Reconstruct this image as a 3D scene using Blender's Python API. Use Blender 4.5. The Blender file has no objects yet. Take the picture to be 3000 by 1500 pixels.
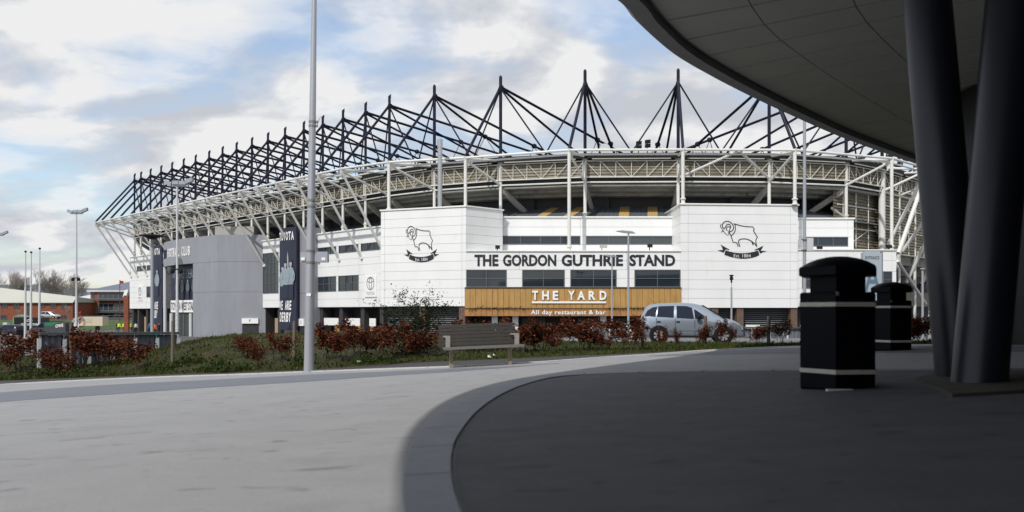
import bpy, bmesh, math, random
import numpy as np
from mathutils import Vector as V, Matrix, noise as mnoise
random.seed(7)
R = math.radians
sc = bpy.context.scene
COL = sc.collection

# ------------------------------------------------------------------ camera, sky, sun, exposure
FPX, EYE, HY, CX = 2300.0, 1.2, 914.0, 1500.0
cam_d = bpy.data.cameras.new('camera'); cam = bpy.data.objects.new('camera', cam_d); COL.objects.link(cam)
cam.location = (0, 0, EYE); cam.rotation_euler = (R(90), 0, 0)
cam_d.sensor_width = 36; cam_d.lens = 36*FPX/3000; cam_d.shift_y = (HY-750)/3000
cam_d.clip_start = .1; cam_d.clip_end = 8000
cam_d.dof.use_dof = True; cam_d.dof.focus_distance = 70; cam_d.dof.aperture_fstop = 1.7
sc.camera = cam

SUN_EL, SUN_AZ = R(47), (-.45, -.893)          # where the sun stands, seen from above
world = bpy.data.worlds.new('World'); sc.world = world; world.use_nodes = True
nt = world.node_tree; N = nt.nodes; L = nt.links; N.clear()
def nd(t, **k):
    n = N.new(t)
    for a, b in k.items(): setattr(n, a, b)
    return n
def wmath(op, a, b=None):
    n = nd('ShaderNodeMath', operation=op)
    for i, x in enumerate((a, b)):
        if x is None: continue
        if isinstance(x, (int, float)): n.inputs[i].default_value = x
        else: L.new(x, n.inputs[i])
    return n.outputs[0]
sky = nd('ShaderNodeTexSky', sky_type='NISHITA'); sky.sun_disc = False
sky.sun_elevation = SUN_EL; sky.sun_rotation = math.atan2(SUN_AZ[0], SUN_AZ[1]); sky.air_density = 1.2; sky.ozone_density = 2.0
tc = nd('ShaderNodeTexCoord'); sep = nd('ShaderNodeSeparateXYZ'); L.new(tc.outputs['Generated'], sep.inputs[0])
zz = wmath('ADD', wmath('MAXIMUM', sep.outputs[2], 0.0), 0.28)
cmb = nd('ShaderNodeCombineXYZ')
L.new(wmath('DIVIDE', sep.outputs[0], zz), cmb.inputs[0]); L.new(wmath('DIVIDE', sep.outputs[1], zz), cmb.inputs[1])
def wnoise(scale, detail, off, rough=.55):
    mp = nd('ShaderNodeMapping'); mp.inputs['Location'].default_value = off; mp.inputs['Scale'].default_value = (1, 1.25, 1)
    L.new(cmb.outputs[0], mp.inputs[0])
    n = nd('ShaderNodeTexNoise'); n.inputs['Scale'].default_value = scale; n.inputs['Detail'].default_value = detail
    n.inputs['Roughness'].default_value = rough; n.inputs['Distortion'].default_value = .25
    L.new(mp.outputs[0], n.inputs['Vector']); return n.outputs[0]
COFF = (9.7, 3.1, 0)
n1 = wnoise(2.3, 9, COFF, .52); n2 = wnoise(2.3, 9, (COFF[0]+.07, COFF[1]+.12, 0), .52); n3 = wnoise(.9, 3, (7.7, 1.3, 0))
def ramp(src, stops):
    r = nd('ShaderNodeValToRGB'); e = r.color_ramp.elements
    while len(e) < len(stops): e.new(.5)
    for el, (p, c) in zip(e, stops): el.position = p; el.color = (c, c, c, 1) if isinstance(c, (int, float)) else (*c, 1)
    L.new(src, r.inputs[0]); return r.outputs[0]
cover = ramp(n1, [(.27, 0), (.52, 1)])
lit = wmath('ADD', wmath('MULTIPLY', wmath('SUBTRACT', n1, n2), 3.0), n3)
ccol = ramp(lit, [(.20, (.64, .665, .725)), (.42, (.77, .79, .83)), (.62, (.98, .98, .985))])
cm = nd('ShaderNodeVectorMath', operation='SCALE'); L.new(ccol, cm.inputs[0]); cm.inputs['Scale'].default_value = 9.4
skm = nd('ShaderNodeMix', data_type='RGBA', blend_type='MULTIPLY'); skm.inputs[0].default_value = 1
L.new(sky.outputs[0], skm.inputs[6]); skm.inputs[7].default_value = (1.85, 1.9, 1.95, 1)
mix = nd('ShaderNodeMix', data_type='RGBA'); L.new(cover, mix.inputs[0]); L.new(skm.outputs[2], mix.inputs[6]); L.new(cm.outputs[0], mix.inputs[7])
bg = nd('ShaderNodeBackground'); bg.inputs[1].default_value = .08; L.new(mix.outputs[2], bg.inputs[0])
L.new(bg.outputs[0], nd('ShaderNodeOutputWorld').inputs[0])
sd = bpy.data.lights.new('sun', 'SUN'); sd.energy = 2.9; sd.angle = R(.6); sd.color = (1, .965, .9)
so = bpy.data.objects.new('sun', sd); COL.objects.link(so)
sdir = V((-SUN_AZ[0]*math.cos(SUN_EL), -SUN_AZ[1]*math.cos(SUN_EL), -math.sin(SUN_EL)))
so.rotation_euler = sdir.to_track_quat('-Z', 'Y').to_euler(); so.location = (-30, -40, 60)
vs = sc.view_settings; vs.view_transform = 'Standard'; vs.look = 'None'; vs.gamma = 1; vs.use_curve_mapping = False
vs.exposure = 0.22

# ------------------------------------------------------------------ materials
MATS = {}
def mat(name, col, rough=.6, metal=0., var=.0, vscale=3., bump=0., bscale=40., stretch=(1, 1, 1), dirt=None, dscale=.6, spec=.5, dlo=.5, dhi=.75):
    if name in MATS: return MATS[name]
    m = bpy.data.materials.new(name); m.use_nodes = True; MATS[name] = m
    t = m.node_tree; b = t.nodes['Principled BSDF']
    b.inputs['Roughness'].default_value = rough; b.inputs['Metallic'].default_value = metal
    b.inputs['Base Color'].default_value = (*col, 1); b.inputs['Specular IOR Level'].default_value = spec
    if var or bump or dirt:
        g = t.nodes.new('ShaderNodeNewGeometry'); mp = t.nodes.new('ShaderNodeMapping'); mp.inputs['Scale'].default_value = stretch
        t.links.new(g.outputs['Position'], mp.inputs[0])
    cur = None
    if var:
        n = t.nodes.new('ShaderNodeTexNoise'); n.inputs['Scale'].default_value = vscale; n.inputs['Detail'].default_value = 6; n.inputs['Roughness'].default_value = .65
        t.links.new(mp.outputs[0], n.inputs['Vector'])
        r = t.nodes.new('ShaderNodeValToRGB'); r.color_ramp.elements[0].position = .3; r.color_ramp.elements[1].position = .7
        r.color_ramp.elements[0].color = (*[c*(1-var) for c in col], 1); r.color_ramp.elements[1].color = (*[min(1, c*(1+var)) for c in col], 1)
        t.links.new(n.outputs[0], r.inputs[0]); cur = r.outputs[0]
    if dirt:
        n = t.nodes.new('ShaderNodeTexNoise'); n.inputs['Scale'].default_value = dscale; n.inputs['Detail'].default_value = 8; n.inputs['Roughness'].default_value = .7
        t.links.new(mp.outputs[0], n.inputs['Vector'])
        r = t.nodes.new('ShaderNodeValToRGB'); r.color_ramp.elements[0].position = dlo; r.color_ramp.elements[1].position = dhi
        t.links.new(n.outputs[0], r.inputs[0])
        mx = t.nodes.new('ShaderNodeMix'); mx.data_type = 'RGBA'
        t.links.new(r.outputs[0], mx.inputs[0])
        if cur: t.links.new(cur, mx.inputs[6])
        else: mx.inputs[6].default_value = (*col, 1)
        mx.inputs[7].default_value = (*dirt, 1); cur = mx.outputs[2]
    if cur: t.links.new(cur, b.inputs['Base Color'])
    if bump:
        n = t.nodes.new('ShaderNodeTexNoise'); n.inputs['Scale'].default_value = bscale; n.inputs['Detail'].default_value = 4
        t.links.new(mp.outputs[0], n.inputs['Vector'])
        bp = t.nodes.new('ShaderNodeBump'); bp.inputs['Strength'].default_value = bump; bp.inputs['Distance'].default_value = .02
        t.links.new(n.outputs[0], bp.inputs['Height']); t.links.new(bp.outputs[0], b.inputs['Normal'])
    return m
M = dict(
 white=mat('white_cladding', (.74, .75, .75), .45, var=.035, vscale=.5, stretch=(1, 1, .3), dirt=(.58, .57, .52), dscale=.9, dlo=.58, dhi=.95),
 joint=mat('joint_backing', (.30, .30, .31), .7),
 trim=mat('white_trim', (.74, .74, .72), .5, var=.05),
 steel=mat('white_painted_steel', (.66, .66, .63), .42, var=.06, vscale=1.2, dirt=(.50, .48, .41), dscale=2.2, dlo=.55, dhi=.9),
 navy=mat('navy_painted_steel', (.006, .007, .022), .55, spec=.25, var=.25, vscale=2., dirt=(.03, .028, .03), dscale=1.5, dlo=.55, dhi=.9),
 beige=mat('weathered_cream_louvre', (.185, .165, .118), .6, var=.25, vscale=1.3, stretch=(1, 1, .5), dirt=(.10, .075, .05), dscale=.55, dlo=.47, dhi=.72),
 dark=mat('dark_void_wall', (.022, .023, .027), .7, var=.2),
 roof=mat('charcoal_roof_sheet', (.085, .097, .115), .5, var=.15),
 gold_sheet=mat('ochre_roof_sheet', (.46, .31, .12), .5, var=.12),
 soffit=mat('tier_underside_grey', (.27, .265, .24), .7, var=.15, dirt=(.12, .11, .09), dscale=.8),
 raker=mat('raker_grey', (.34, .33, .30), .6, var=.1),
 glass=mat('dark_window_glass', (.018, .026, .036), .04, spec=.7),
 glass2=mat('grey_window_glass', (.055, .065, .07), .08, spec=.6),
 frame=mat('window_frame_grey', (.10, .11, .12), .5),
 greyp=mat('grey_metal_panel', (.255, .265, .30), .42, var=.06, vscale=.4, stretch=(1, 1, .2), dirt=(.215, .22, .245), dscale=1.4, dlo=.45, dhi=.8),
 timber=mat('golden_board', (.40, .232, .070), .55, var=.16, vscale=1.1, stretch=(2.5, 2.5, .5), dirt=(.22, .105, .035), dscale=.7, dlo=.5, dhi=.85),
 black=mat('black_print', (.012, .012, .02), .5),
 navyp=mat('navy_print', (.016, .02, .045), .5, var=.12),
 banner=mat('navy_banner_cloth', (.018, .022, .045), .55, var=.15, vscale=.6),
 whitep=mat('white_print', (.78, .78, .78), .5),
 greyprint=mat('pale_blue_print', (.24, .30, .34), .6, var=.2, vscale=3.),
 greyprint2=mat('mid_grey_print', (.10, .125, .15), .6, var=.3, vscale=3.),
 skinprint=mat('light_grey_print', (.36, .36, .38), .6, var=.3, vscale=6.),
 brickcol=mat('brown_brick', (.12, .075, .055), .8, var=.3, vscale=5.),
 brick=mat('red_brick', (.20, .058, .030), .85, var=.2, vscale=2.),
 galv=mat('galvanised_steel', (.36, .37, .40), .38, metal=.35, var=.08, vscale=4., stretch=(1, 1, .2)),
 polegrey=mat('grey_painted_pole', (.30, .32, .36), .45),
 plaza=mat('pale_concrete_paving', (.268, .27, .279), .85, var=.07, vscale=1.2, bump=.25, bscale=60, stretch=(1, 1.6, 1), dirt=(.195, .195, .202), dscale=1.3, dlo=.52, dhi=.85),
 band=mat('blue_grey_band', (.135, .145, .17), .8, var=.06, vscale=1.5, bump=.2, bscale=60),
 kerb=mat('grey_kerb', (.25, .26, .285), .85, var=.08, vscale=3., bump=.2, bscale=50),
 edging=mat('pale_kerb_edging', (.46, .455, .45), .8, var=.08, vscale=3.),
 asph=mat('dark_asphalt', (.088, .090, .102), .85, var=.18, vscale=2.2, bump=.5, bscale=110, stretch=(1, 1.5, 1), dirt=(.07, .07, .075), dscale=1.5, dlo=.56, dhi=.72),
 path=mat('path_asphalt', (.040, .036, .041), .9, var=.12, vscale=2., bump=.3, bscale=90),
 road=mat('road_asphalt', (.10, .10, .105), .9, var=.1),
 soil=mat('rough_turf_ground', (.033, .036, .008), .95, var=.5, vscale=2.6, bump=.8, bscale=25, dirt=(.036, .022, .010), dscale=.7, dlo=.42, dhi=.62),
 carpark=mat('car_park_asphalt', (.085, .085, .088), .9, var=.12, vscale=.4),
 grassfar=mat('mown_grass', (.045, .075, .018), .9, var=.25, vscale=.8),
 bark=mat('dark_bark', (.045, .032, .022), .9, var=.3, vscale=12.),
 barkgrey=mat('grey_bark', (.24, .21, .19), .9, var=.25, vscale=4.),
 stake=mat('weathered_stake', (.14, .11, .085), .9, var=.25, vscale=9., stretch=(3, 3, .5)),
 bench=mat('dark_bench_board', (.024, .021, .017), .55, var=.25, vscale=8., stretch=(.4, 4, 4)),
 alu=mat('dull_aluminium', (.22, .215, .21), .45, metal=.3),
 benchleg=mat('tan_bench_leg', (.27, .22, .15), .5),
 binblack=mat('black_bin_plastic', (.003, .0035, .007), .45, spec=.1),
 binband=mat('cream_bin_band', (.52, .51, .44), .5, var=.1, vscale=14., dirt=(.30, .26, .18), dscale=6., dlo=.6, dhi=.8),
 canopy=mat('canopy_soffit_panel', (.43, .425, .38), .65, var=.07, vscale=.8),
 cgroove=mat('canopy_joint', (.07, .07, .066), .8),
 rim=mat('canopy_rim_metal', (.21, .21, .215), .5, var=.1, vscale=2.),
 ccol=mat('canopy_column_steel', (.020, .023, .035), .36, metal=.2, var=.08, vscale=3., stretch=(1, 1, .2)),
 plinth=mat('dark_concrete_plinth', (.06, .056, .042), .9, var=.25, vscale=5., bump=.4, bscale=40),
 bldg=mat('black_glazed_cladding', (.006, .006, .008), .5, spec=.3),
 silver=mat('silver_blue_paint', (.36, .41, .48), .2, metal=.6, spec=.6),
 silver2=mat('bright_silver_paint', (.5, .51, .53), .3, metal=.5),
 darkcar=mat('charcoal_car_paint', (.02, .02, .024), .25),
 carglass=mat('car_glass', (.008, .012, .026), .03, spec=.35),
 tyre=mat('tyre_rubber', (.010, .010, .010), .8, spec=.15),
 rimm=mat('wheel_silver', (.55, .55, .57), .3, metal=.7),
 blackpl=mat('black_trim_plastic', (.010, .010, .011), .6, spec=.2),
 lamp=mat('lamp_glass', (.6, .6, .58), .2),
 red=mat('red_lens', (.35, .01, .015), .3),
 green=mat('green_sign', (.01, .17, .10), .5),
 vangreen=mat('green_van_paint', (.01, .17, .10), .35),
 cream=mat('cream_box_body', (.55, .47, .36), .6, var=.06),
 hivis=mat('yellow_hi_vis', (.65, .75, .05), .7),
 clothdark=mat('dark_clothing', (.02, .022, .03), .9),
 clothwhite=mat('pale_clothing', (.6, .6, .58), .9),
 clothblue=mat('blue_clothing', (.03, .10, .33), .9),
 clothorange=mat('orange_clothing', (.8, .12, .02), .9),
 skin=mat('skin', (.42, .26, .19), .6),
 hair=mat('dark_hair', (.03, .02, .015), .8),
 flagred=mat('red_flag', (.4, .03, .04), .8),
 paleroof=mat('pale_metal_roof', (.42, .42, .38), .6, var=.05, vscale=.2),
 blueroof=mat('blue_grey_slate_roof', (.12, .14, .19), .6, var=.08),
 palegrey=mat('pale_grey_metal', (.52, .53, .55), .5),
 totem=mat('pale_blue_sign_face', (.36, .41, .47), .45),
 totemA=mat('slate_blue_print', (.10, .17, .23), .5),
 barrier=mat('grey_barrier_sheet', (.12, .13, .15), .6, var=.12, vscale=1.5),
 hill=mat('distant_hillside', (.11, .135, .16), 1., var=.2, vscale=.004),  # blue-grey distance haze is part of this base colour
 litter=mat('white_litter', (.7, .7, .7), .6),
)
def add_spots(m, scale, lo, hi, dark, stretch):
    t = m.node_tree; b = t.nodes['Principled BSDF']; src = b.inputs['Base Color'].links[0].from_socket
    g = t.nodes.new('ShaderNodeNewGeometry'); mp = t.nodes.new('ShaderNodeMapping'); mp.inputs['Scale'].default_value = stretch; mp.inputs['Rotation'].default_value = (0, 0, .5); t.links.new(g.outputs['Position'], mp.inputs[0])
    n = t.nodes.new('ShaderNodeTexNoise'); n.inputs['Scale'].default_value = scale; n.inputs['Detail'].default_value = 3; n.inputs['Distortion'].default_value = .6; t.links.new(mp.outputs[0], n.inputs['Vector'])
    r = t.nodes.new('ShaderNodeValToRGB'); r.color_ramp.elements[0].position = lo; r.color_ramp.elements[1].position = hi; r.color_ramp.elements[1].color = (.75, .75, .75, 1); t.links.new(n.outputs[0], r.inputs[0])
    x = t.nodes.new('ShaderNodeMix'); x.data_type = 'RGBA'; t.links.new(r.outputs[0], x.inputs[0]); t.links.new(src, x.inputs[6]); x.inputs[7].default_value = (*dark, 1); t.links.new(x.outputs[2], b.inputs['Base Color'])
add_spots(M['plaza'], 4.2, .64, .70, (.12, .118, .12), (.6, 1.6, 1)); add_spots(M['plaza'], 70, .56, .66, (.20, .20, .205), (1, 1, 1)); add_spots(M['kerb'], 55, .55, .68, (.17, .175, .19), (1, 1, 1)); add_spots(M['asph'], 60, .55, .64, (.07, .072, .08), (1, 1, 1)); add_spots(M['asph'], 4.4, .62, .68, (.045, .045, .048), (.8, 1.5, 1)); add_spots(M['soil'], 1.6, .50, .62, (.020, .022, .008), (1, 1, 1))
def leafmat(name, a, b, c):
    m = bpy.data.materials.new(name); m.use_nodes = True; t = m.node_tree; p = t.nodes['Principled BSDF']; p.inputs['Roughness'].default_value = .6
    at = t.nodes.new('ShaderNodeAttribute'); at.attribute_name = 'tone'
    r = t.nodes.new('ShaderNodeValToRGB'); e = r.color_ramp.elements; e.new(.5)
    for el, pos, col in zip(e, (0, .55, 1), (a, b, c)): el.position = pos; el.color = (*col, 1)
    t.links.new(at.outputs['Fac'], r.inputs[0]); t.links.new(r.outputs[0], p.inputs['Base Color'])
    p.inputs['Specular IOR Level'].default_value = .08
    MATS[name] = m; return m
M['copper'] = leafmat('copper_leaf', (.018, .006, .004), (.070, .018, .009), (.19, .062, .024))
M['darkleaf'] = leafmat('dark_green_leaf', (.008, .012, .006), (.02, .028, .010), (.05, .065, .025))
M['grass'] = leafmat('grass_blade', (.020, .030, .005), (.054, .068, .011), (.15, .115, .036))
M['weed'] = leafmat('weed_leaf', (.014, .024, .005), (.032, .052, .012), (.08, .09, .025))

# ------------------------------------------------------------------ helpers
ORIG = {}
def meta(o, label=None, cat=None, group=None, kind=None):
    if label: o['label'] = label
    if cat: o['category'] = cat
    if group: o['group'] = group
    if kind: o['kind'] = kind
    return o
def empty(name, loc, label=None, cat=None, group=None):
    o = bpy.data.objects.new(name, None); COL.objects.link(o); o.location = loc; o.empty_display_size = .3
    ORIG[o.name] = V(loc); return meta(o, label, cat, group)
class MB:
    def __init__(s): s.v = []; s.f = []; s.mi = []; s.cm = 0
    def add(s, vs, fs):
        k = len(s.v); s.v += [tuple(p) for p in vs]
        for f in fs: s.f.append(tuple(i+k for i in f)); s.mi.append(s.cm)
        return s
    def obox(s, O, U, Vv, W):
        O, U, Vv, W = V(O), V(U), V(Vv), V(W)
        p = [O, O+U, O+U+Vv, O+Vv, O+W, O+U+W, O+U+Vv+W, O+Vv+W]
        fs = [(0, 3, 2, 1), (4, 5, 6, 7), (0, 1, 5, 4), (1, 2, 6, 5), (2, 3, 7, 6), (3, 0, 4, 7)]
        if U.cross(Vv).dot(W) < 0: fs = [f[::-1] for f in fs]
        return s.add(p, fs)
    def box(s, x0, x1, y0, y1, z0, z1): return s.obox((x0, y0, z0), (x1-x0, 0, 0), (0, y1-y0, 0), (0, 0, z1-z0))
    def tube(s, a, b, r, r2=None, n=8, cap=True):
        a, b = V(a), V(b); r2 = r if r2 is None else r2; d = b-a
        if d.length < 1e-6: return s
        d.normalize(); u = d.orthogonal().normalized(); w = d.cross(u)
        vs = []
        for p, rr in ((a, r), (b, r2)):
            for i in range(n):
                t = 2*math.pi*i/n; vs.append(p+(u*math.cos(t)+w*math.sin(t))*rr)
        fs = [(i, (i+1) % n, n+(i+1) % n, n+i) for i in range(n)]
        if cap: fs += [tuple(range(n))[::-1], tuple(range(n, 2*n))]
        return s.add(vs, fs)
    def prism(s, pts, ext):
        n = len(pts); e = V(ext); a = [V(p) for p in pts]; vs = a+[p+e for p in a]
        nn = V((0, 0, 0))
        for i in range(n): nn += a[i].cross(a[(i+1) % n])
        fs = [tuple(range(n))[::-1], tuple(range(n, 2*n))]+[(i, (i+1) % n, n+(i+1) % n, n+i) for i in range(n)]
        if nn.dot(e) < 0: fs = [f[::-1] for f in fs]
        return s.add(vs, fs)
    def lathe(s, c, prof, n=12, rot=0.):
        c = V(c); vs = []
        for r, z in prof:
            for i in range(n):
                t = 2*math.pi*i/n+rot; vs.append(c+V((r*math.cos(t), r*math.sin(t), z)))
        fs = []
        for k in range(len(prof)-1):
            for i in range(n): fs.append((k*n+i, k*n+(i+1) % n, (k+1)*n+(i+1) % n, (k+1)*n+i))
        fs += [tuple(range(n))[::-1], tuple(range((len(prof)-1)*n, len(prof)*n))]
        return s.add(vs, fs)
    def build(s, name, m, parent=None, smooth=False, kind=None, tone=None):
        me = bpy.data.meshes.new(name)
        o0 = ORIG.get(parent.name, V((0, 0, 0))) if parent else V((0, 0, 0))
        vv = np.array(s.v, dtype=np.float64).reshape(-1, 3)-np.array(o0)
        me.from_pydata(vv.tolist(), [], s.f)
        for mm in (m if isinstance(m, (list, tuple)) else [m]): me.materials.append(mm)
        if isinstance(m, (list, tuple)): me.polygons.foreach_set('material_index', s.mi)
        if smooth:
            me.polygons.foreach_set('use_smooth', [True]*len(me.polygons))
            try: me.set_sharp_from_angle(angle=R(40))
            except Exception: pass
        if tone is not None:
            at = me.attributes.new('tone', 'FLOAT', 'POINT'); at.data.foreach_set('value', tone)
        me.update()
        o = bpy.data.objects.new(name, me); COL.objects.link(o)
        if parent: o.parent = parent; ORIG[o.name] = o0
        else: ORIG[o.name] = V((0, 0, 0))
        if kind: o['kind'] = kind
        return o
def copy_tree(o, parent=None):
    c = o.copy(); COL.objects.link(c)
    if parent: c.parent = parent
    for ch in list(o.children): copy_tree(ch, c)
    return c
class Plane:
    """upright wall plane: origin O (x,y), u along the wall, n out of the wall"""
    def __init__(s, a, b):
        s.O = V((a[0], a[1], 0)); d = V((b[0]-a[0], b[1]-a[1], 0)); s.len = d.length; s.u = d.normalized()
        s.n = V((s.u.y, -s.u.x, 0))
    def pt(s, u, z, off=0.): return s.O+s.u*u+s.n*off+V((0, 0, z))
    def at(s, px, py=914, off=0.):
        t = (px-CX)/FPX; O = s.O+s.n*off
        k = (O.x-t*O.y)/(t*s.u.y-s.u.x); Y = O.y+s.u.y*k
        return k, EYE+(HY-py)/FPX*Y
    def box(s, mb, u0, u1, z0, z1, o0, o1): return mb.obox(s.pt(u0, z0, o0), s.u*(u1-u0), s.n*(o1-o0), (0, 0, z1-z0))
def px_at(px, Y, py=914): return V(((px-CX)/FPX*Y, Y, EYE+(HY-py)/FPX*Y))
def textmesh(txt, bold=.0, shear=0., spacing=1.):
    cu = bpy.data.curves.new('t', 'FONT'); cu.body = txt; cu.offset = bold; cu.shear = shear; cu.space_character = spacing; cu.resolution_u = 3
    ob = bpy.data.objects.new('t', cu); COL.objects.link(ob)
    dg = bpy.context.evaluated_depsgraph_get(); me = ob.evaluated_get(dg).to_mesh()
    vs = [tuple(v.co) for v in me.vertices]; fs = [tuple(p.vertices) for p in me.polygons]
    ob.evaluated_get(dg).to_mesh_clear(); bpy.data.objects.remove(ob); bpy.data.curves.remove(cu)
    return vs, fs
def text_on(mb, txt, P0, U, W, width, height, nrm, bold=.0, shear=0., spacing=1., thick=.02):
    """solid letters fitted to width x height, lower left at P0"""
    vs, fs = textmesh(txt, bold, shear, spacing)
    xs = [v[0] for v in vs]; ys = [v[1] for v in vs]; x0, y0 = min(xs), min(ys)
    sx = width/(max(xs)-x0); sy = height/(max(ys)-y0); U, W, nrm = V(U), V(W), V(nrm)
    P = [V(P0)+U*((v[0]-x0)*sx)+W*((v[1]-y0)*sy) for v in vs]; n = len(P)
    ed = {}
    for f in fs:
        for a, b in zip(f, f[1:]+f[:1]): ed[(a, b)] = ed.get((a, b), 0)+1
    side = [(a, b, b+n, a+n) for (a, b) in ed if (b, a) not in ed]
    mb.add(P+[p+nrm*thick for p in P], [tuple(i+n for i in f) for f in fs]+[s[::-1] if False else s for s in side])
def stroke(mb, pts, w, f, thick):
    """ribbon of width w along 2-D points, f maps (x,y)->3-D, extruded along thick"""
    p = [V((a, b, 0)) for a, b in pts]; Lf = []; Rt = []
    for i, q in enumerate(p):
        d = (p[min(i+1, len(p)-1)]-p[max(i-1, 0)]); d.normalize(); nn = V((-d.y, d.x, 0))*w/2
        Lf.append(q+nn); Rt.append(q-nn)
    for i in range(len(p)-1):
        mb.prism([f(*c.xy) for c in (Lf[i], Lf[i+1], Rt[i+1], Rt[i])], thick)

# ------------------------------------------------------------------ ground
def plz(x, y): return .48+.0506*x-.025*y
def gpx(px, py, dz=0.):
    t = (px-CX)/FPX; s = (py-HY)/FPX
    Y = (EYE-.48)/(s+.0506*t-.025); X = t*Y
    return V((X, Y, plz(X, Y)+dz))
def sstep(a, b, x): t = min(1, max(0, (x-a)/(b-a))); return t*t*(3-2*t)
def base(x, y):
    right = -.10-(max(y, 33)-33)*.024 if y < 140 else -2.67
    left = np.interp(y, [0, 33, 75, 125, 168, 173, 181, 400, 4000], [-1.5, -1.6, -2.2, -2.4, -2.6, -2.6, -.7, -.9, -6])
    if y > 140: right = left
    k = sstep(-18, -4, x); z = left*(1-k)+right*k
    if y < 30: z -= .5
    return z
def build_ground():
    xs = sorted(set(list(np.linspace(-140, 140, 57))+[-3000, -1200, -600, -300, -200, 200, 300, 600, 1200, 3000]))
    ys = [-80, -20, 0, 15, 29, 30, 32, 33, 38, 45, 55, 65, 75, 85, 100, 115, 125, 140, 150, 160, 168, 173, 177, 181, 200, 260, 400, 800, 1600, 4000]
    mb = MB(); mb.v = [(x, y, base(x, y)) for y in ys for x in xs]; n = len(xs)
    for j in range(len(ys)-1):
        for i in range(n-1):
            mb.f.append((j*n+i, j*n+i+1, (j+1)*n+i+1, (j+1)*n+i)); mb.mi.append(1 if ys[j] >= 168 else 0)
    mb.build('ground', [M['carpark'], M['grassfar']], smooth=True, kind='structure')
build_ground()
EDGE = [(-250, 1150), (0, 1128), (400, 1108), (700, 1098), (905, 1090), (1150, 1081), (1330, 1075), (1500, 1067), (1640, 1058), (1800, 1046), (1950, 1037), (2050, 1029), (2200, 1021), (2350, 1016), (2700, 1012), (3000, 1011)]
PATH = [(-250, 1128), (0, 1115), (600, 1093), (905, 1083), (1200, 1063), (1500, 1050), (1800, 1037), (2000, 1027), (2160, 1019.5), (2350, 1012.5), (2700, 1008), (3000, 1007.5)]
edge = [gpx(*p) for p in EDGE]; pathe = [gpx(*p) for p in PATH]
def resample(pts, step):
    out = [pts[0].copy()]; acc = 0
    for a, b in zip(pts, pts[1:]):
        d = (b-a).length; t = step-acc
        while t <= d: out.append(a.lerp(b, t/d)); t += step
        acc = (acc+d) % step
    return out
def smooth_curve(pts, n=6):
    out = []; P = [pts[0]]+list(pts)+[pts[-1]]
    for i in range(1, len(P)-2):
        for k in range(n):
            t = k/n; a, b, c, d = P[i-1], P[i], P[i+1], P[i+2]
            out.append(.5*((2*b)+(c-a)*t+(2*a-5*b+4*c-d)*t*t+(3*b-a-3*c+d)*t**3))
    out.append(pts[-1]); return out
edge_s = smooth_curve(edge, 5); path_s = smooth_curve(pathe, 5)
def Pz(x, y, dz=0.): return V((x, y, plz(x, y)+dz))
mb = MB(); mb.add(edge_s+[Pz(28, 5), Pz(28, -25), Pz(-60, -25)], [tuple(range(len(edge_s)+3))[::-1]])
plaza = mb.build('plaza', M['plaza'], kind='structure')
# dark footpath beyond the plaza edge
mb = MB(); far = [p+V((0, 0, -.012)) for p in path_s]; near = [p+V((0, 0, -.012)) for p in edge_s]
mb.add(near+far[::-1], [tuple(range(len(near)+len(far)))]); mb.build('footpath', M['path'], kind='structure')
# pale kerb edging stones between plaza and footpath
rs = resample(edge_s, .9)
for a, b in zip(rs, rs[1:]):
    d = (b-a).normalized(); nn = V((-d.y, d.x, 0)); mb = MB()
    mb.obox(a+d*.006-nn*.07+V((0, 0, -.08)), d*((b-a).length-.012), nn*.12, (0, 0, .105)); mb.build('kerb_stone', M['edging'], plaza)
# thin blue grey bands laid over the plaza
def sheet(name, up, lo, m, dz):
    a = smooth_curve([gpx(*p, dz) for p in up], 4); b = smooth_curve([gpx(*p, dz) for p in lo], 4)
    o = MB(); o.add(a+b[::-1], [tuple(range(len(a)+len(b)))]); return o.build(name, m, kind='structure')
sheet('plaza_band', [(-250, 1172), (0, 1150), (350, 1126), (600, 1114), (900, 1098), (1150, 1088), (1300, 1081.5), (1500, 1073), (1640, 1064)],
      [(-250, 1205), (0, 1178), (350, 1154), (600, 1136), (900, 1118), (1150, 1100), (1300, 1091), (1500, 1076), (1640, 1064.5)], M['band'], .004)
sheet('plaza_band', [(1900, 1043.5), (2050, 1032.5), (2200, 1024), (2350, 1019.5), (2700, 1015), (3000, 1014)],
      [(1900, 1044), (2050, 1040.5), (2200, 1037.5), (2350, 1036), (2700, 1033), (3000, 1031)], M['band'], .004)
# dark paved island under the canopy with a kerb ring
OUT = [(1500, 2600), (1290, 1800), (1205, 1580), (1183, 1500), (1180, 1440), (1189, 1375), (1216, 1302), (1272, 1238), (1342, 1188), (1425, 1149), (1525, 1117), (1640, 1099), (1800, 1092), (2000, 1088.5), (2350, 1085), (2700, 1083), (3100, 1081)]
INN = [(1730, 2600), (1480, 1800), (1395, 1580), (1362, 1500), (1338, 1425), (1333, 1345), (1350, 1283), (1402, 1212), (1464, 1165), (1540, 1130), (1640, 1106), (1800, 1097), (2000, 1092), (2350, 1088), (2700, 1086), (3100, 1083.5)]
oc = smooth_curve([gpx(*p) for p in OUT], 5); ic = smooth_curve([gpx(*p) for p in INN], 5)
up = V((0, 0, 1))
mb = MB(); isl = [p+up*.008 for p in ic]+[Pz(26, 12, .008), Pz(26, -20, .008), Pz(-2, -20, .008)]
mb.add(isl, [tuple(range(len(isl)))[::-1]]); island = mb.build('paved_island', M['asph'], kind='structure')
ro = resample(oc, .1); st = 0
def nearest(p, c): return min(c, key=lambda q: (q-p).length_squared)
icd = resample(ic, .05); ks = list(range(0, len(ro)-1, 10))
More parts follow.
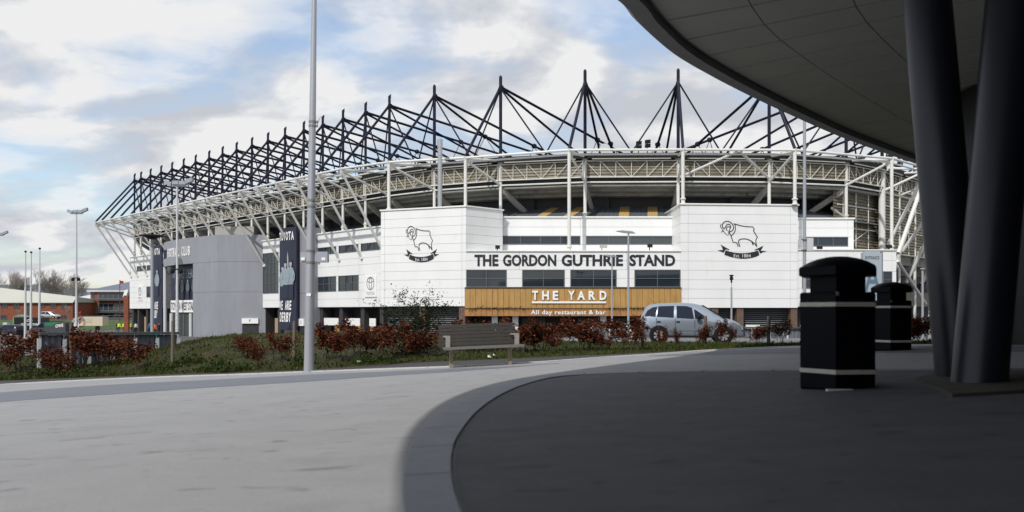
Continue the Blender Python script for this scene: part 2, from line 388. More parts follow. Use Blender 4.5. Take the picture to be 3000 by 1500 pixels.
for a in ks:
    seg = ro[a:a+11]
    if len(seg) < 3: continue
    L0 = [p+up*.004 for p in seg]; I0 = [nearest(p, icd)+up*.004 for p in seg]
    gp = (seg[1]-seg[0]).normalized()*.011
    L0[0] += gp; L0[-1] -= gp; I0[0] += gp; I0[-1] -= gp
    I1 = [i+(o-i).normalized()*min(.022, .3*(o-i).length) for i, o in zip(I0, L0)]
    n = len(L0); m_ = MB()
    top = [p+up*.018 for p in L0]+[p+up*.018 for p in I1]; bot = [p-up*.05 for p in L0]+[p-up*.05 for p in I1]
    fs = []
    for i in range(n-1):
        fs += [(i, i+1, n+i+1, n+i), (i+2*n, i, i+1, i+1+2*n), (n+i+2*n, n+i+1+2*n, n+i+1, n+i)]
    fs += [(0, n, 3*n, 2*n), (n-1, 2*n+n-1, 3*n+n-1, 2*n-1)]
    m_.add(top+bot, fs); m_.build('kerb_stone', M['kerb'], island)
# mortar groove under the joints
mb = MB(); g = [p-up*.004 for p in oc]+[p-up*.004 for p in ic[::-1]]

# grass bank between path and road
def crest(x): return float(np.interp(x, [-30, -15.3, -13.6, -12.4, -10.6, -8, -3, -1, 2, 5, 9, 14, 40], [-.75, -.45, -.2, .0, .33, .40, .36, .24, .1, .05, .02, -.02, -.05]))
pe = resample(path_s, .45)
pe = [pe[0]+(pe[0]-pe[1]).normalized()*k*1.5 for k in range(10, 0, -1)]+pe
VER = []
mb = MB(); rows = 22; YF = 31.8
for p in pe:
    for j in range(rows+1):
        v = j/rows; y = p.y+(YF-p.y)*v; x = p.x+(p.x/p.y*YF-p.x)*v*.6
        c = crest(x); s = sstep(0, .72, v); z = (p.z-.02)*(1-s)+c*s
        if v > .78: k = sstep(.78, 1, v); z = z*(1-k)+(base(x, 33)-.03)*k
        z += .07*mnoise.noise(V((x*.9, y*.9, 0)))*min(1, v*6)
        mb.v.append((x, y, z))
n = rows+1
for i in range(len(pe)-1):
    for j in range(rows): mb.f.append((i*n+j, (i+1)*n+j, (i+1)*n+j+1, i*n+j+1)); mb.mi.append(0)
VERTS = np.array(mb.v).reshape(len(pe), n, 3)
verge = mb.build('grass_bank', M['soil'], smooth=True, kind='structure')
def verge_at(x, y):
    best = np.argmin((VERTS[:, :, 0]-x)**2+(VERTS[:, :, 1]-y)**2); return VERTS.reshape(-1, 3)[best]
def verge_px(px, dy):
    """point on the bank seen at column px, dy metres past the path"""
    t = (px-CX)/FPX
    i = int(np.argmin(np.abs(np.array([p.x/p.y for p in pe])-t))); Y = pe[i].y+dy; X = t*Y
    return V((X, Y, float(verge_at(X, Y)[2])))
# road with the far kerb and verge strip
mb = MB(); mb.add([(-6, 31.6, -.085), (60, 31.6, -.085), (60, 38, -.20), (-6, 38, -.20)], [(0, 1, 2, 3)]); mb.build('road', M['road'], kind='structure')
mb = MB(); mb.add([(-6, 38.16, -.12), (60, 38.16, -.12), (60, 44, -.30), (-6, 44, -.30)], [(0, 1, 2, 3)]); fv = mb.build('roadside_verge', M['grassfar'], kind='structure')
for i in range(46):
    x = -5+i*1.0
    if x < 40: MB().box(x+.006, x+.994, 38.01, 38.15, -.3, -.09).build('kerb_stone', M['kerb'], fv)
# grass blades (stuff)
def grass(name, nb, seed, hmin, hmax, wid, m, xr=None, tonebias=0., vmin=.02, leafy=False):
    rng = np.random.default_rng(seed); A, B = VERTS.shape[:2]
    i = rng.integers(6, A-2, nb); j = rng.random(nb)**1.15*(rows-4)+vmin*rows; j0 = np.clip(j.astype(int), 0, rows-1)
    fi = rng.random(nb)[:, None]; fj = (j-j0)[:, None]
    P = (VERTS[i, j0]*(1-fi)+VERTS[i+1, j0]*fi)*(1-fj)+(VERTS[i, j0+1]*(1-fi)+VERTS[i+1, j0+1]*fi)*fj
    if xr is not None: k = (P[:, 0] > xr[0]) & (P[:, 0] < xr[1]); P = P[k]
    nb = len(P)
    cl = np.array([mnoise.noise(V((p[0]*1.3, p[1]*1.3, 3))) for p in P])
    h = (hmin+(hmax-hmin)*rng.random(nb)**2)*(1+.9*np.clip(cl, -.6, .8)); ang = rng.random(nb)*6.283; ln = rng.normal(0, .35, (nb, 2))
    dx, dy = np.cos(ang)*wid, np.sin(ang)*wid
    tip = P+np.stack([ln[:, 0]*h, ln[:, 1]*h, h], 1)
    a = P+np.stack([dx, dy, -.02+0*dx], 1); b = P-np.stack([dx, dy, .02+0*dx], 1)
    if leafy:
        mid = (P+tip)/2; c = mid+np.stack([dx*2.4, dy*2.4, 0*dx], 1); d = mid-np.stack([dx*2.4, dy*2.4, 0*dx], 1)
        vv = np.stack([P, c, tip, d], 1).reshape(-1, 3); fs = np.arange(nb*4).reshape(-1, 4); r_ = 4
    else:
        vv = np.stack([a, b, tip], 1).reshape(-1, 3); fs = np.arange(nb*3).reshape(-1, 3); r_ = 3
    tn = np.clip(.36+.30*cl+rng.normal(0, .17, nb)+tonebias, 0, 1)
    o = MB(); o.v = vv.tolist(); o.f = [tuple(f) for f in fs.tolist()]
    return o.build(name, m, kind='stuff', tone=np.repeat(tn, r_))
meta(grass('grass', 130000, 1, .025, .10, .0075, M['grass']), 'rough green and straw coloured grass on the bank', 'grass')
meta(grass('grass', 9000, 2, .10, .34, .005, M['grass'], xr=(-26, -9), tonebias=.25), 'tall straw coloured grass at the low left end of the bank', 'grass')
meta(grass('weeds', 9000, 3, .03, .12, .011, M['weed'], leafy=True), 'low broad leaved weeds growing through the bank grass', 'weeds')

# ------------------------------------------------------------------ stadium
ST = empty('stadium', (0, 80, -1.1), 'large white football stadium with navy roof masts and an outer ring of white tubes', 'stadium')
NODE_Z, HEAD_Z, TIP_Z, JOINT_Z = 16.65, 17.45, 26.1, 24.9
wmast_px = [1141, 1071, 1005, 945.6, 890, 835, 785, 738, 693, 652, 612.6, 573, 538, 504, 472, 441, 413, 394]
WDIR = V((-1.05, 1, 0)).normalized(); WIN = V((WDIR.y, -WDIR.x, 0))       # inward
mains = []
for px in wmast_px[::-1]:
    t = (px-CX)/FPX; Y = 80.5/(1.05+t); mains.append((V((t*Y, Y, 0)), WIN.copy(), V((t*Y, Y, 0))-WIN*6.5, 'w'))
# space the last two left ones a full bay apart from their neighbour
def mk(m, i, o): mains.append((V((*m, 0)), V((*i, 0)).normalized(), V((*o, 0)), 'f'))
mk((-8.5, 86), (.69, .724), (-12.8, 81.6)); mk((-1.2, 82.7), (.70, .71), (-4.7, 79.3)); mk((7.5, 80.6), (.30, .95), (5.5, 75.5))
mk((17, 80.3), (.04, 1), (16.4, 75.3)); mk((26.4, 80.6), (-.28, .95), (27.2, 75.5)); mk((35.2, 82.7), (-.70, .71), (38.5, 79.6))
mains.append((V((41, 87, 0)), V((-.69, .724, 0)), V((44.9, 85.0, 0)), 'e'))
for k in range(1, 7):
    p = V((41, 87, 0))+V((.7241, .6897, 0))*4.9*k; mains.append((p, V((-.69, .724, 0)), p+V((.69, -.724, 0))*6.2, 'e'))
NM = len(mains); IW = 18   # first non-west index
Z = lambda p, z: V((p.x, p.y, z))
# masts with stays
for i, (p, inn, o, side) in enumerate(mains):
    r = .17 if side != 'w' else .155
    mb = MB(); mb.tube(Z(p, HEAD_Z), Z(p, TIP_Z-.3), r, r, 10)
    if side == 'f': mb.lathe(Z(p, TIP_Z-.3), [(r, 0), (r*.95, .15), (r*.6, .28), (r*.1, .32)], 10)
    else: mb.prism([Z(p, TIP_Z-.3)+V((-r, 0, 0)), Z(p, TIP_Z-.3)+V((r, 0, 0)), Z(p, TIP_Z+.12)+V((r, 0, 0)), Z(p, TIP_Z-.15)+V((-r, 0, 0))], (0, .2, 0))
    q = Z(p, JOINT_Z); od = (o-p).normalized()
    mb.prism([q+od*.5+V((0, 0, -.5)), q+od*.15+V((0, 0, .2)), q-od*.3+V((0, 0, .2)), q-od*.5+V((0, 0, -.15)), q-od*.2+V((0, 0, -.35)), q+od*.2+V((0, 0, -.5))], V((-od.y, od.x, 0))*.08)
    mast = mb.build('mast', M['navy'], ST, smooth=True)
    top = Z(p, JOINT_Z)
    MB().tube(top, Z(o, NODE_Z+.28), .15, .15, 8).build('stay', M['navy'], mast, True)
    for j in (i-1, i+1):
        if 0 <= j < NM:
            md = (p+mains[j][0])/2+inn*.8; MB().tube(top-V((0, 0, .15)), Z(md, HEAD_Z+.1), .085, .085, 6).build('stay', M['navy'], mast, True)
    if side == 'w': l1, z1, l2, z2 = 32, 22.6, 15, 20.9
    elif i in (IW, IW+1, IW+5): l1, z1, l2, z2 = 34, 18.6, 17, 18.0
    else: l1, z1, l2, z2 = 30, 17.6, 10, 17.5
    e1 = Z(p+inn*l1, z1); e2 = Z(p+inn*l2, z2)
    mb = MB(); mb.tube(top, e1, .15, .15, 8)
    bl = top.lerp(e1, .48); mb.lathe(bl-V((0, 0, .3)), [(.08, 0), (.30, .12), (.34, .3), (.30, .48), (.08, .6)], 10)
    mb.build('stay', M['navy'], mast, True)
    MB().tube(top-V((0, 0, .12)), e2, .13, .13, 8).build('stay', M['navy'], mast, True)
    tg = V((-inn.y, inn.x, 0)); mb = MB()
    for s in (-1, 1): mb.tube(bl, Z(bl+tg*s*2.6, 17.6 if side != 'w' else 20.6), .045, .045, 5)
    mb.build('hanger', M['navy'], mast)
# columns, brackets, ring
for i, (p, inn, o, side) in enumerate(mains):
    zb = 11.0 if side == 'w' else (10.75 if i < IW+6 else 7.2)
    if side == 'e': zb = 7.25 if i == IW+6 else -1.2
    r = .17 if i != IW+6 else .36
    mb = MB(); mb.tube(Z(p, zb), Z(p, HEAD_Z), r, r, 12)
    mb.lathe(Z(p, zb), [(r*1.7, 0), (r*1.7, .12), (r*1.15, .2), (r*1.15, .5), (r*1.6, .55), (r*1.6, .66), (r, .7)], 12)
    mb.lathe(Z(p, HEAD_Z-.75), [(r*1.05, 0), (r*1.9, .1), (r*1.9, .5), (r*1.3, .75)], 8)
    mb.build('column', M['steel'], ST, True)
    od = (o-p).normalized(); foot = Z(p+od*.55, 7.6)
    MB().tube(Z(o, NODE_Z), Z(p, HEAD_Z-.3), .13, .13, 8).build('ring_bracket', M['steel'], ST, True)
    MB().tube(Z(o, NODE_Z-.15), Z(p, 14.55), .13, .13, 8).build('ring_bracket', M['steel'], ST, True)
    tg = V((-od.y, od.x, 0)); q = Z(o, NODE_Z)
    mb = MB(); mb.prism([q+od*.25+V((0, 0, .28)), q-od*1.0+V((0, 0, .28)), q-od*1.15+V((0, 0, -.05)), q-od*.3+V((0, 0, -.75)), q+od*.1+V((0, 0, -.5))], tg*.09)
    mb.build('gusset_plate', M['steel'], ST)
    if side == 'w':
        mb = MB(); mb.tube(Z(o, NODE_Z-.2), foot, .15, .15, 8); mb.lathe(foot-V((0, 0, .25)), [(.1, 0), (.24, .12), (.24, .3), (.15, .5)], 8)
        mb.build('strut', M['steel'], ST, True)
    elif i < IW+6:
        zo = 6.9 if i in (IW+2,) else (11.35 if i < IW+2 else (11.5 if i in (IW+3, IW+4) else 7.3))
        mb = MB(); rr = .17; mb.tube(Z(o, zo), Z(o, NODE_Z-.1), rr, rr, 12)
        mb.lathe(Z(o, zo), [(.3, 0), (.3, .1), (.2, .18), (.2, .45), (.28, .5), (.28, .6), (.17, .66)], 12)
        mb.build('column', M['steel'], ST, True)
    else:
        MB().tube(Z(o, NODE_Z-.2), Z(p+od*.4, 8.2), .2, .2, 8).build('strut', M['steel'], ST, True)
        MB().tube(Z(o, NODE_Z-.2), Z(p+od*.4+V((.7, .69, 0))*1.2, 4.6), .2, .2, 8).build('strut', M['steel'], ST, True)
# struts that stand at the right hand end
E1 = mains[IW+6]
MB().tube(px_at(2629, 82, 764), px_at(2712, 92, 890), .17, .17, 8).build('strut', M['steel'], ST, True)
MB().tube(Z(E1[2], NODE_Z-.3), px_at(2631, 79.5, 742), .2, .2, 8).build('strut', M['steel'], ST, True)
for i in range(NM-1):
    (p, inn, o, s0), (p2, inn2, o2, s1) = mains[i], mains[i+1]
    mb = MB(); mb.tube(Z(o, NODE_Z+.12), Z(o2, NODE_Z+.12), .13, .13, 8); mb.tube(Z(o.lerp(p, .07), NODE_Z-.24), Z(o2.lerp(p2, .07), NODE_Z-.24), .09, .09, 6)
    mb.build('ring_tube', M['steel'], ST, True)
    if s0 == 'w': MB().tube(Z(o.lerp(p, .33), NODE_Z+.1), Z(o2.lerp(p2, .33), NODE_Z+.1), .09, .09, 6).build('ring_tube', M['steel'], ST, True); MB().tube(Z(o.lerp(p, .66), NODE_Z+.3), Z(o2.lerp(p2, .66), NODE_Z+.3), .08, .08, 6).build('ring_tube', M['steel'], ST, True)
    # walls of this bay
    d = (p2-p); ln = d.length; u = d.normalized(); nin = (inn+inn2).normalized(); out = -nin
    P = lambda k, z, off=0.: Z(p.lerp(p2, k)+out*off, z)
    sh = .22/ln
    east = (s0 == 'e' or (s1 == 'e' and False))
    # band: ribbed cream louvre, one sheet per bay with pressed ribs
    def ribbed(name, z0, z1, off, step, k0=sh*.4, k1=1-sh*.4):
        mb = MB(); nrib = max(2, int((z1-z0)/step)); prof = []
        for q in range(nrib):
            a = z0+(z1-z0)*q/nrib; b = z0+(z1-z0)*(q+1)/nrib
            prof += [(a, off+.07), (a+(b-a)*.78, off), (a+(b-a)*.8, off-.06), (b, off+.06)]
        vs = [P(k0, z, f) for z, f in prof]+[P(k1, z, f) for z, f in prof]; m_ = len(prof)
        mb.add(vs, [(q, q+1, m_+q+1, m_+q) for q in range(m_-1)]); return mb.build(name, M['beige'], ST)
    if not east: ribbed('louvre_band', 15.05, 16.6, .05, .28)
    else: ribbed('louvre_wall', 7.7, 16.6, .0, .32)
    if i == IW+5:
        ribbed('louvre_wall', 7.3, 14.6, -1.0, .32, -.1, 1.3)
        mb = MB()
        for zz_ in (12.6, 10.2, 7.9): mb.tube(P(-.05, zz_, -.7), P(1.2, zz_, -.7), .07, .07, 6)
        for kk in (.1, .45, .8): mb.tube(P(kk, 7.3, -.72), P(kk, 14.5, -.72), .05, .05, 6)
        mb.tube(P(.1, 7.9, -.72), P(.8, 10.2, -.72), .04, .04, 5); mb.build('wall_rails', M['steel'], ST)
    # truss in front of the band
    mb = MB(); mb.tube(P(0, 16.66, .26), P(1, 16.66, .26), .062, .062, 6); mb.tube(P(0, 15.0, .26), P(1, 15.0, .26), .062, .062, 6)
    mb.tube(P(0, 14.5, .1), P(1, 14.5, .1), .085, .085, 6)
    nb = 6 if ln > 7.5 else (5 if ln > 6 else 3)
    for q in range(nb+1):
        k = min(max(q/nb, .012), .988); mb.tube(P(k, 15.0, .26), P(k, 16.66, .26), .035, .035, 5)
        if q < nb:
            a, b = (16.66, 15.0) if (q < nb/2) else (15.0, 16.66)
            mb.tube(P(q/nb, a, .26), P((q+1)/nb, b, .26), .03, .03, 5)
    if east:
        for zz_ in (13.0, 10.4, 7.8):
            mb.tube(P(0, zz_, .2), P(1, zz_, .2), .06, .06, 6)
        mb.tube(P(.5, 7.8, .2), P(.5, 14.5, .2), .04, .04, 5)
    mb.build('truss', M['steel'], ST)
    if i == IW+3:
        mq = (o+o2)/2
        for t_ in (p, p2): MB().tube(Z(mq, NODE_Z+.02), Z(t_, 14.9), .13, .13, 8).build('ring_bracket', M['steel'], ST, True)
    # eave gutter and the roof sheet behind it
    mb = MB(); a0, a1 = p+inn*32, p2+inn2*32
    rz = 21.3 if s0 == 'w' else 17.9
    vs = [P(0, 17.05, .55), P(1, 17.05, .55), Z(a1, rz), Z(a0, rz), P(0, 17.4, .55), P(1, 17.4, .55), Z(a1, rz+.25), Z(a0, rz+.25)]
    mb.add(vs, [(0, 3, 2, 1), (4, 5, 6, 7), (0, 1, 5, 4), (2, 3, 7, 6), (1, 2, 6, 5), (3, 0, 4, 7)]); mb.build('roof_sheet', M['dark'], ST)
    mb = MB(); mb.obox(P(-.01, 16.85, .56), d*1.02, out*.06, (0, 0, .52)); mb.build('fascia', M['blackpl'], ST)
    mb = MB(); mb.obox(P(.08, 16.76, .5), d*.84, out*.14, (0, 0, .1)); mb.build('gutter', M['raker'], ST)
    # stepped underside of the seating tier
    if not east:
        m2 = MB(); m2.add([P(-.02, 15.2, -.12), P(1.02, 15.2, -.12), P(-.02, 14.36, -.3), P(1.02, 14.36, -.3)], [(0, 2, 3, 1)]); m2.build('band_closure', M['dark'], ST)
        mb = MB(); dd = [.3, 1.5, 2.8, 4.1]
        for q in range(3):
            z1_, z0_ = 14.42-.30*q, 14.42-.30*(q+1); f0, f1 = -dd[q], -dd[q+1]
            vs = [P(0, z1_, f0), P(1, z1_, f0), P(0, z0_, f0), P(1, z0_, f0), P(0, z0_-.02, f1), P(1, z0_-.02, f1)]
            mb.add(vs, [(0, 2, 3, 1), (2, 4, 5, 3)])
        mb.build('tier_underside', M['soffit'], ST)
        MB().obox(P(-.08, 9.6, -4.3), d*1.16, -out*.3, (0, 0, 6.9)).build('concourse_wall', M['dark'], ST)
        # lean-to roof below the tier
        mb = MB(); nn_ = 40 if ln > 7 else 18; vs = []; fs = []
        for q in range(nn_+1):
            hh = .045 if q % 2 else 0
            vs += [P(q/nn_, 10.8+hh, -.2), P(q/nn_, 12.5+hh, -4.25)]
        for q in range(nn_): fs.append((2*q, 2*q+2, 2*q+3, 2*q+1))
        mb.add(vs, fs); mb.build('lean_to_roof', M['roof'], ST)
        mb = MB(); b0 = Z(p+inn*.25, 14.35); b1 = Z(p+inn*4.2, 12.1)
        tg = V((-inn.y, inn.x, 0)); dn = V((0, 0, -.62))
        mb.obox(b0-tg*.16, b1-b0, tg*.32, dn); mb.build('raker_beam', M['raker'], ST)
    else:
        mb = MB(); mb.add([P(-.05, 8.0, -.12), P(1.05, 8.0, -.12), P(-.05, 7.1, -.4), P(1.05, 7.1, -.4)], [(0, 2, 3, 1)])
        for q in range(4):
            z1_, z0_ = 7.2-.5*q, 7.2-.5*(q+1); f0, f1 = -(.4+q*1.0), -(1.4+q*1.0)
            vs = [P(0, z1_, f0), P(1, z1_, f0), P(0, z0_, f0), P(1, z0_, f0), P(0, z0_-.02, f1), P(1, z0_-.02, f1)]
            mb.add(vs, [(0, 2, 3, 1), (2, 4, 5, 3)])
        mb.build('tier_underside', M['soffit'], ST)
        MB().obox(P(0, -1.5, -4.4), d, -out*.3, (0, 0, 8.6)).build('concourse_wall', M['dark'], ST)
        MB().obox(P(0, 1.9, -3.6), d, -out*.2, (0, 0, 1.9)).build('concourse_panel', M['beige'], ST)
        b0 = Z(p+inn*.2, 7.1); b1 = Z(p+inn*4.4, 4.7); tg = V((-inn.y, inn.x, 0))
        MB().obox(b0-tg*.16, b1-b0, tg*.32, V((0, 0, -.6))).build('raker_beam', M['raker'], ST)
# ochre sheets on the front lean-to roof
for px in (1555, 1637, 1812, 1897):
    for (a, b) in ((IW+1, IW+2), (IW+2, IW+3)):
        p, p2 = mains[a][0], mains[b][0]
        pl = Plane((p.x, p.y), (p2.x, p2.y)); k, _ = pl.at(px, 620)
        if 0.2 < k < pl.len-.9:
            out = -(mains[a][1]+mains[b][1]).normalized(); mb = MB(); vs = []; nn_ = 8
            for q in range(nn_+1):
                hh = .07 if q % 2 else .03; f = k+1.05*q/nn_; e = pl.O+pl.u*f
                vs += [Z(e+out*-.15, 10.84+hh), Z(e+out*-4.2, 12.5+hh)]
            mb.add(vs, [(2*q, 2*q+2, 2*q+3, 2*q+1) for q in range(nn_)]); mb.build('roof_sheet', M['gold_sheet'], ST)

def cladding(pl, ue, ze, parent, m, holes=(), off=0., th=.07, gap=.022):
    for a, b in zip(ue, ue[1:]):
        for c, d in zip(ze, ze[1:]):
            uc, zc = (a+b)/2, (c+d)/2
            if any(h[0] < uc < h[1] and h[2] < zc < h[3] for h in holes): continue
            mb = MB(); pl.box(mb, a+gap/2, b-gap/2, c+gap/2, d-gap/2, off, off+th); mb.build('cladding_panel', m, parent)
def window(pl, u0, u1, z0, z1, nx, nz, parent, off=-.08, g='glass', mull=.06, fr=.07):
    mb = MB()
    pl.box(mb, u0, u1, z0, z0+fr, off, off+.13); pl.box(mb, u0, u1, z1-fr, z1, off, off+.13)
    pl.box(mb, u0, u0+fr, z0+fr, z1-fr, off, off+.13); pl.box(mb, u1-fr, u1, z0+fr, z1-fr, off, off+.13)
    for i in range(1, nx): c = u0+(u1-u0)*i/nx; pl.box(mb, c-mull/2, c+mull/2, z0+fr, z1-fr, off, off+.12)
    for i in range(1, nz): c = z0+(z1-z0)*i/nz; pl.box(mb, u0+fr, u1-fr, c-mull/2, c+mull/2, off+.001, off+.11)
    w = mb.build('window', M['frame'], parent)
    for i in range(nx):
        for j in range(nz):
            a, b = u0+(u1-u0)*i/nx, u0+(u1-u0)*(i+1)/nx; c, d = z0+(z1-z0)*j/nz, z0+(z1-z0)*(j+1)/nz
            q = MB(); tl = random.uniform(-.006, .006)
            q.add([pl.pt(a, c, off+.05+tl), pl.pt(b, c, off+.05-tl), pl.pt(b, d, off+.05-tl), pl.pt(a, d, off+.05+tl)], [(0, 1, 2, 3)])
            q.build('pane', M[g], w)
    return w
def coping(pl, u0, u1, z, parent, off0=-.35, off1=.13, h=.14):
    mb = MB(); pl.box(mb, u0, u1, z, z+h, off0, off1); mb.build('coping', M['trim'], parent)

# --- emblem traced as strokes
def emblem(pl, pxl, pxr, pyt, pyb, parent, off):
    u0, zt = pl.at(pxl, pyt); u1, zb = pl.at(pxr, pyb)
    um, _ = pl.at((pxl+pxr)/2); zt = pl.at((pxl+pxr)/2, pyt)[1]; zb = pl.at((pxl+pxr)/2, pyb)[1]
    f = lambda x, y: pl.pt(u0+(x-110)/1320*(u1-u0), zt+(y-165)/1013*(zb-zt), off)
    th = pl.n*.02; mb = MB()
    S = [([(285, 368), (250, 342), (236, 300), (245, 248), (285, 198), (345, 174), (400, 177), (460, 203), (510, 252), (540, 312), (540, 372), (512, 420), (470, 446), (425, 452)], 24),
         ([(285, 368), (315, 350), (335, 303), (365, 264), (400, 252), (440, 267), (465, 302), (464, 342), (440, 368)], 22),
         ([(375, 432), (350, 396), (350, 352), (375, 322), (410, 317), (440, 333), (455, 352)], 22), ([(440, 360), (440, 402), (420, 430), (400, 446)], 16),
         ([(210, 255), (188, 290), (192, 332), (225, 366), (245, 406), (250, 445)], 18), ([(205, 470), (235, 446), (272, 446), (300, 481), (330, 516), (355, 541), (400, 544), (408, 512), (406, 470)], 14),
         ([(285, 375), (280, 410), (275, 445)], 12), ([(415, 455), (445, 520), (472, 562)], 24),
         ([(462, 562), (500, 545), (535, 517), (575, 450), (592, 372), (585, 285), (562, 243)], 22),
         ([(545, 236), (640, 267), (750, 295), (860, 312), (960, 318), (1055, 318), (1080, 355), (1106, 391), (1072, 413), (1100, 465), (1140, 530), (1186, 596), (1155, 636), (1141, 690), (1146, 755), (1170, 855)], 23),
         ([(470, 560), (500, 650), (532, 745), (572, 736), (615, 751), (645, 786), (662, 828), (655, 857)], 23),
         ([(712, 857), (690, 790), (674, 740), (676, 700), (702, 667), (760, 647), (840, 641), (920, 656), (1000, 691), (1060, 731), (1120, 782), (1170, 855)], 24)]
    for pts, w in S: stroke(mb, pts, w, f, th)
    for poly in ([(1020, 725), (1060, 750), (1085, 800), (1065, 820), (1045, 790)],
                 [(190, 800), (300, 862), (425, 930), (425, 955), (340, 925), (305, 960), (275, 1022), (205, 990), (110, 955), (255, 945), (230, 880)],
                 [(1345, 825), (1240, 875), (1110, 935), (1110, 960), (1200, 932), (1225, 965), (1255, 1040), (1330, 1005), (1430, 968), (1275, 960), (1305, 905)],
                 [(332, 952), (430, 988), (560, 1015), (700, 1028), (840, 1028), (980, 1013), (1100, 987), (1196, 953), (1222, 1010), (1233, 1080), (1150, 1122), (1030, 1156), (880, 1178), (740, 1178), (590, 1160), (440, 1126), (360, 1097), (297, 1078), (304, 1020)]):
        mb.prism([f(*q) for q in poly], th)
    e = mb.build('ram_emblem', M['black'], parent)
    mb = MB(); a = f(545, 1142); b = f(1000, 1142); c = f(545, 1056)
    text_on(mb, 'Est. 1884', a+pl.n*.022, (b-a).normalized(), V((0, 0, 1)), (b-a).length, (c-a).length, pl.n, -.008, thick=.006); mb.build('emblem_lettering', M['whitep'], e)

# --- left block with the emblem (angled front, chamfered return)
def block(name, poly, z0, z1, faces, rows_):
    mb = MB(); c = sum((V((*p, 0)) for p in poly), V((0, 0, 0)))/len(poly)
    ins = [V((*p, 0))+(c-V((*p, 0))).normalized()*.09 for p in poly]
    mb.prism([Z(p, z0) for p in ins], (0, 0, z1-z0)); b = mb.build(name, M['joint'], ST)
    for (i, j, cols) in faces:
        pl = Plane(poly[i], poly[j]); 
        cladding(pl, [pl.len*k for k in cols], list(np.linspace(z0, z1, rows_+1)), b, M['white'], off=-.07)
        coping(pl, -.1, pl.len+.1, z1, b, -.4, .1)
    return b
LB = block('emblem_block', [(-13.07, 78.3), (-4.4, 75), (-.92, 78), (-.92, 84), (-13.07, 88)], 1.75, 11.25, [(0, 1, (0, .045, .955, 1)), (1, 2, (0, .93, 1)), (4, 0, (0, 1))], 11)
RB = block('emblem_block', [(16.1, 75), (27.6, 75.8), (27.6, 84), (16.1, 84)], 1.6, 11.45, [(0, 1, (0, .065, .935, 1)), (3, 0, (0, .5, 1)), (1, 2, (0, .5, 1))], 11)
plL = Plane((-13.07, 78.3), (-4.4, 75)); plR = Plane((16.1, 75), (27.6, 75.8))
emblem(plL, 1184, 1287, 661, 768.5, LB, .004); emblem(plR, 2102, 2245.5, 647.5, 758, RB, .004)

# --- central front
UP = Plane((-.92, 79), (16.1, 79))
mb = MB(); UP.box(mb, 0, UP.len, 6.9, 10.7, -1.5, -.07); UPB = mb.build('upper_gallery', M['joint'], ST)
wz0, wz1 = 8.0, 8.85
wins = [(UP.at(1466)[0], UP.at(1700)[0]), (UP.at(1717)[0], UP.at(1978)[0])]
hol = [(a, b, wz0, wz1) for a, b in wins]
cladding(UP, [0, wins[0][0], wins[0][1], wins[1][0], wins[1][1], UP.len], [7.05, wz0, wz1, 9.75, 10.68], UPB, M['white'], hol, off=-.07)
coping(UP, 0, UP.len, 10.68, UPB)
for a, b in wins: window(UP, a, b, wz0, wz1, 4, 1, UPB, off=-.06, g='glass2' if a > 6 else 'glass')
FR = Plane((-4.4, 75), (16.1, 75))
mb = MB(); FR.box(mb, 0, FR.len, .9, 7.0, -4, -.07); FRB = mb.build('restaurant_front', M['joint'], ST)
fw = [(FR.at(a)[0], FR.at(b)[0]) for a, b in ((1366, 1484), (1530, 1654), (1671, 1806), (1859, 1995))]
fw[0] = (max(fw[0][0], .02), fw[0][1]); fw[3] = (fw[3][0], min(fw[3][1], FR.len-.02)); wz0, wz1 = 3.58, 5.24
ue = sorted(set([0.]+[x for w in fw for x in w]+[FR.len])); hol = [(a, b, wz0, wz1) for a, b in fw]
cladding(FR, ue, [wz0, (wz0+wz1)/2, wz1], FRB, M['white'], hol, off=-.07)
cladding(FR, [FR.len*k/4 for k in range(5)], [wz1, 6.1, 6.98], FRB, M['white'], off=-.07)
coping(FR, 0, FR.len, 6.98, FRB, -4, .12, .1)
for a, b in fw: window(FR, a, b, wz0, wz1, 2, 2, FRB, off=-.06)
mb = MB(); a, zt = FR.at(1390, 746); b, zb = FR.at(1979, 779.5)
for w_, x0, x1 in (('THE', 1390, 1460), ('GORDON', 1473.5, 1629.5), ('GUTHRIE', 1645, 1825), ('STAND', 1844, 1978)):
    a, b = FR.at(x0)[0], FR.at(x1)[0]; mb = MB(); text_on(mb, w_, FR.pt(a, zb, .004), FR.u, V((0, 0, 1)), b-a, zt-zb, FR.n, .035, thick=.04); mb.build('lettering', M['black'], FRB)
# golden boards, upper run and proud lower run
nB = 39; u0, u1 = -.12, FR.len+.06
for i in range(nB):
    a, b = u0+(u1-u0)*i/nB, u0+(u1-u0)*(i+1)/nB; mb = MB(); FR.box(mb, a+.014, b-.014, 1.58, 3.46, -.02, .10+random.uniform(0, .012)); mb.build('board', M['timber'], FRB)
    mb = MB(); FR.box(mb, a+.014, b-.014, .82, 1.50, .0, .27+random.uniform(0, .012)); mb.build('board', mat('orange_board', (.36, .175, .055), .55, var=.16, vscale=1.1, stretch=(2.5, 2.5, .5), dirt=(.2, .09, .03), dscale=.7, dlo=.5, dhi=.85), FRB)
mb = MB(); FR.box(mb, u0, u1, 3.47, 3.56, -.02, .18); FR.box(mb, u0, u1, 1.505, 1.575, -.02, .33); FR.box(mb, u0, u1, .9, 3.46, -.06, -.025); mb.build('board_trim', mat('bronze_trim', (.10, .06, .03), .5), FRB)
mb = MB(); a, zt = FR.at(1559, 852); b, zb = FR.at(1776, 879)
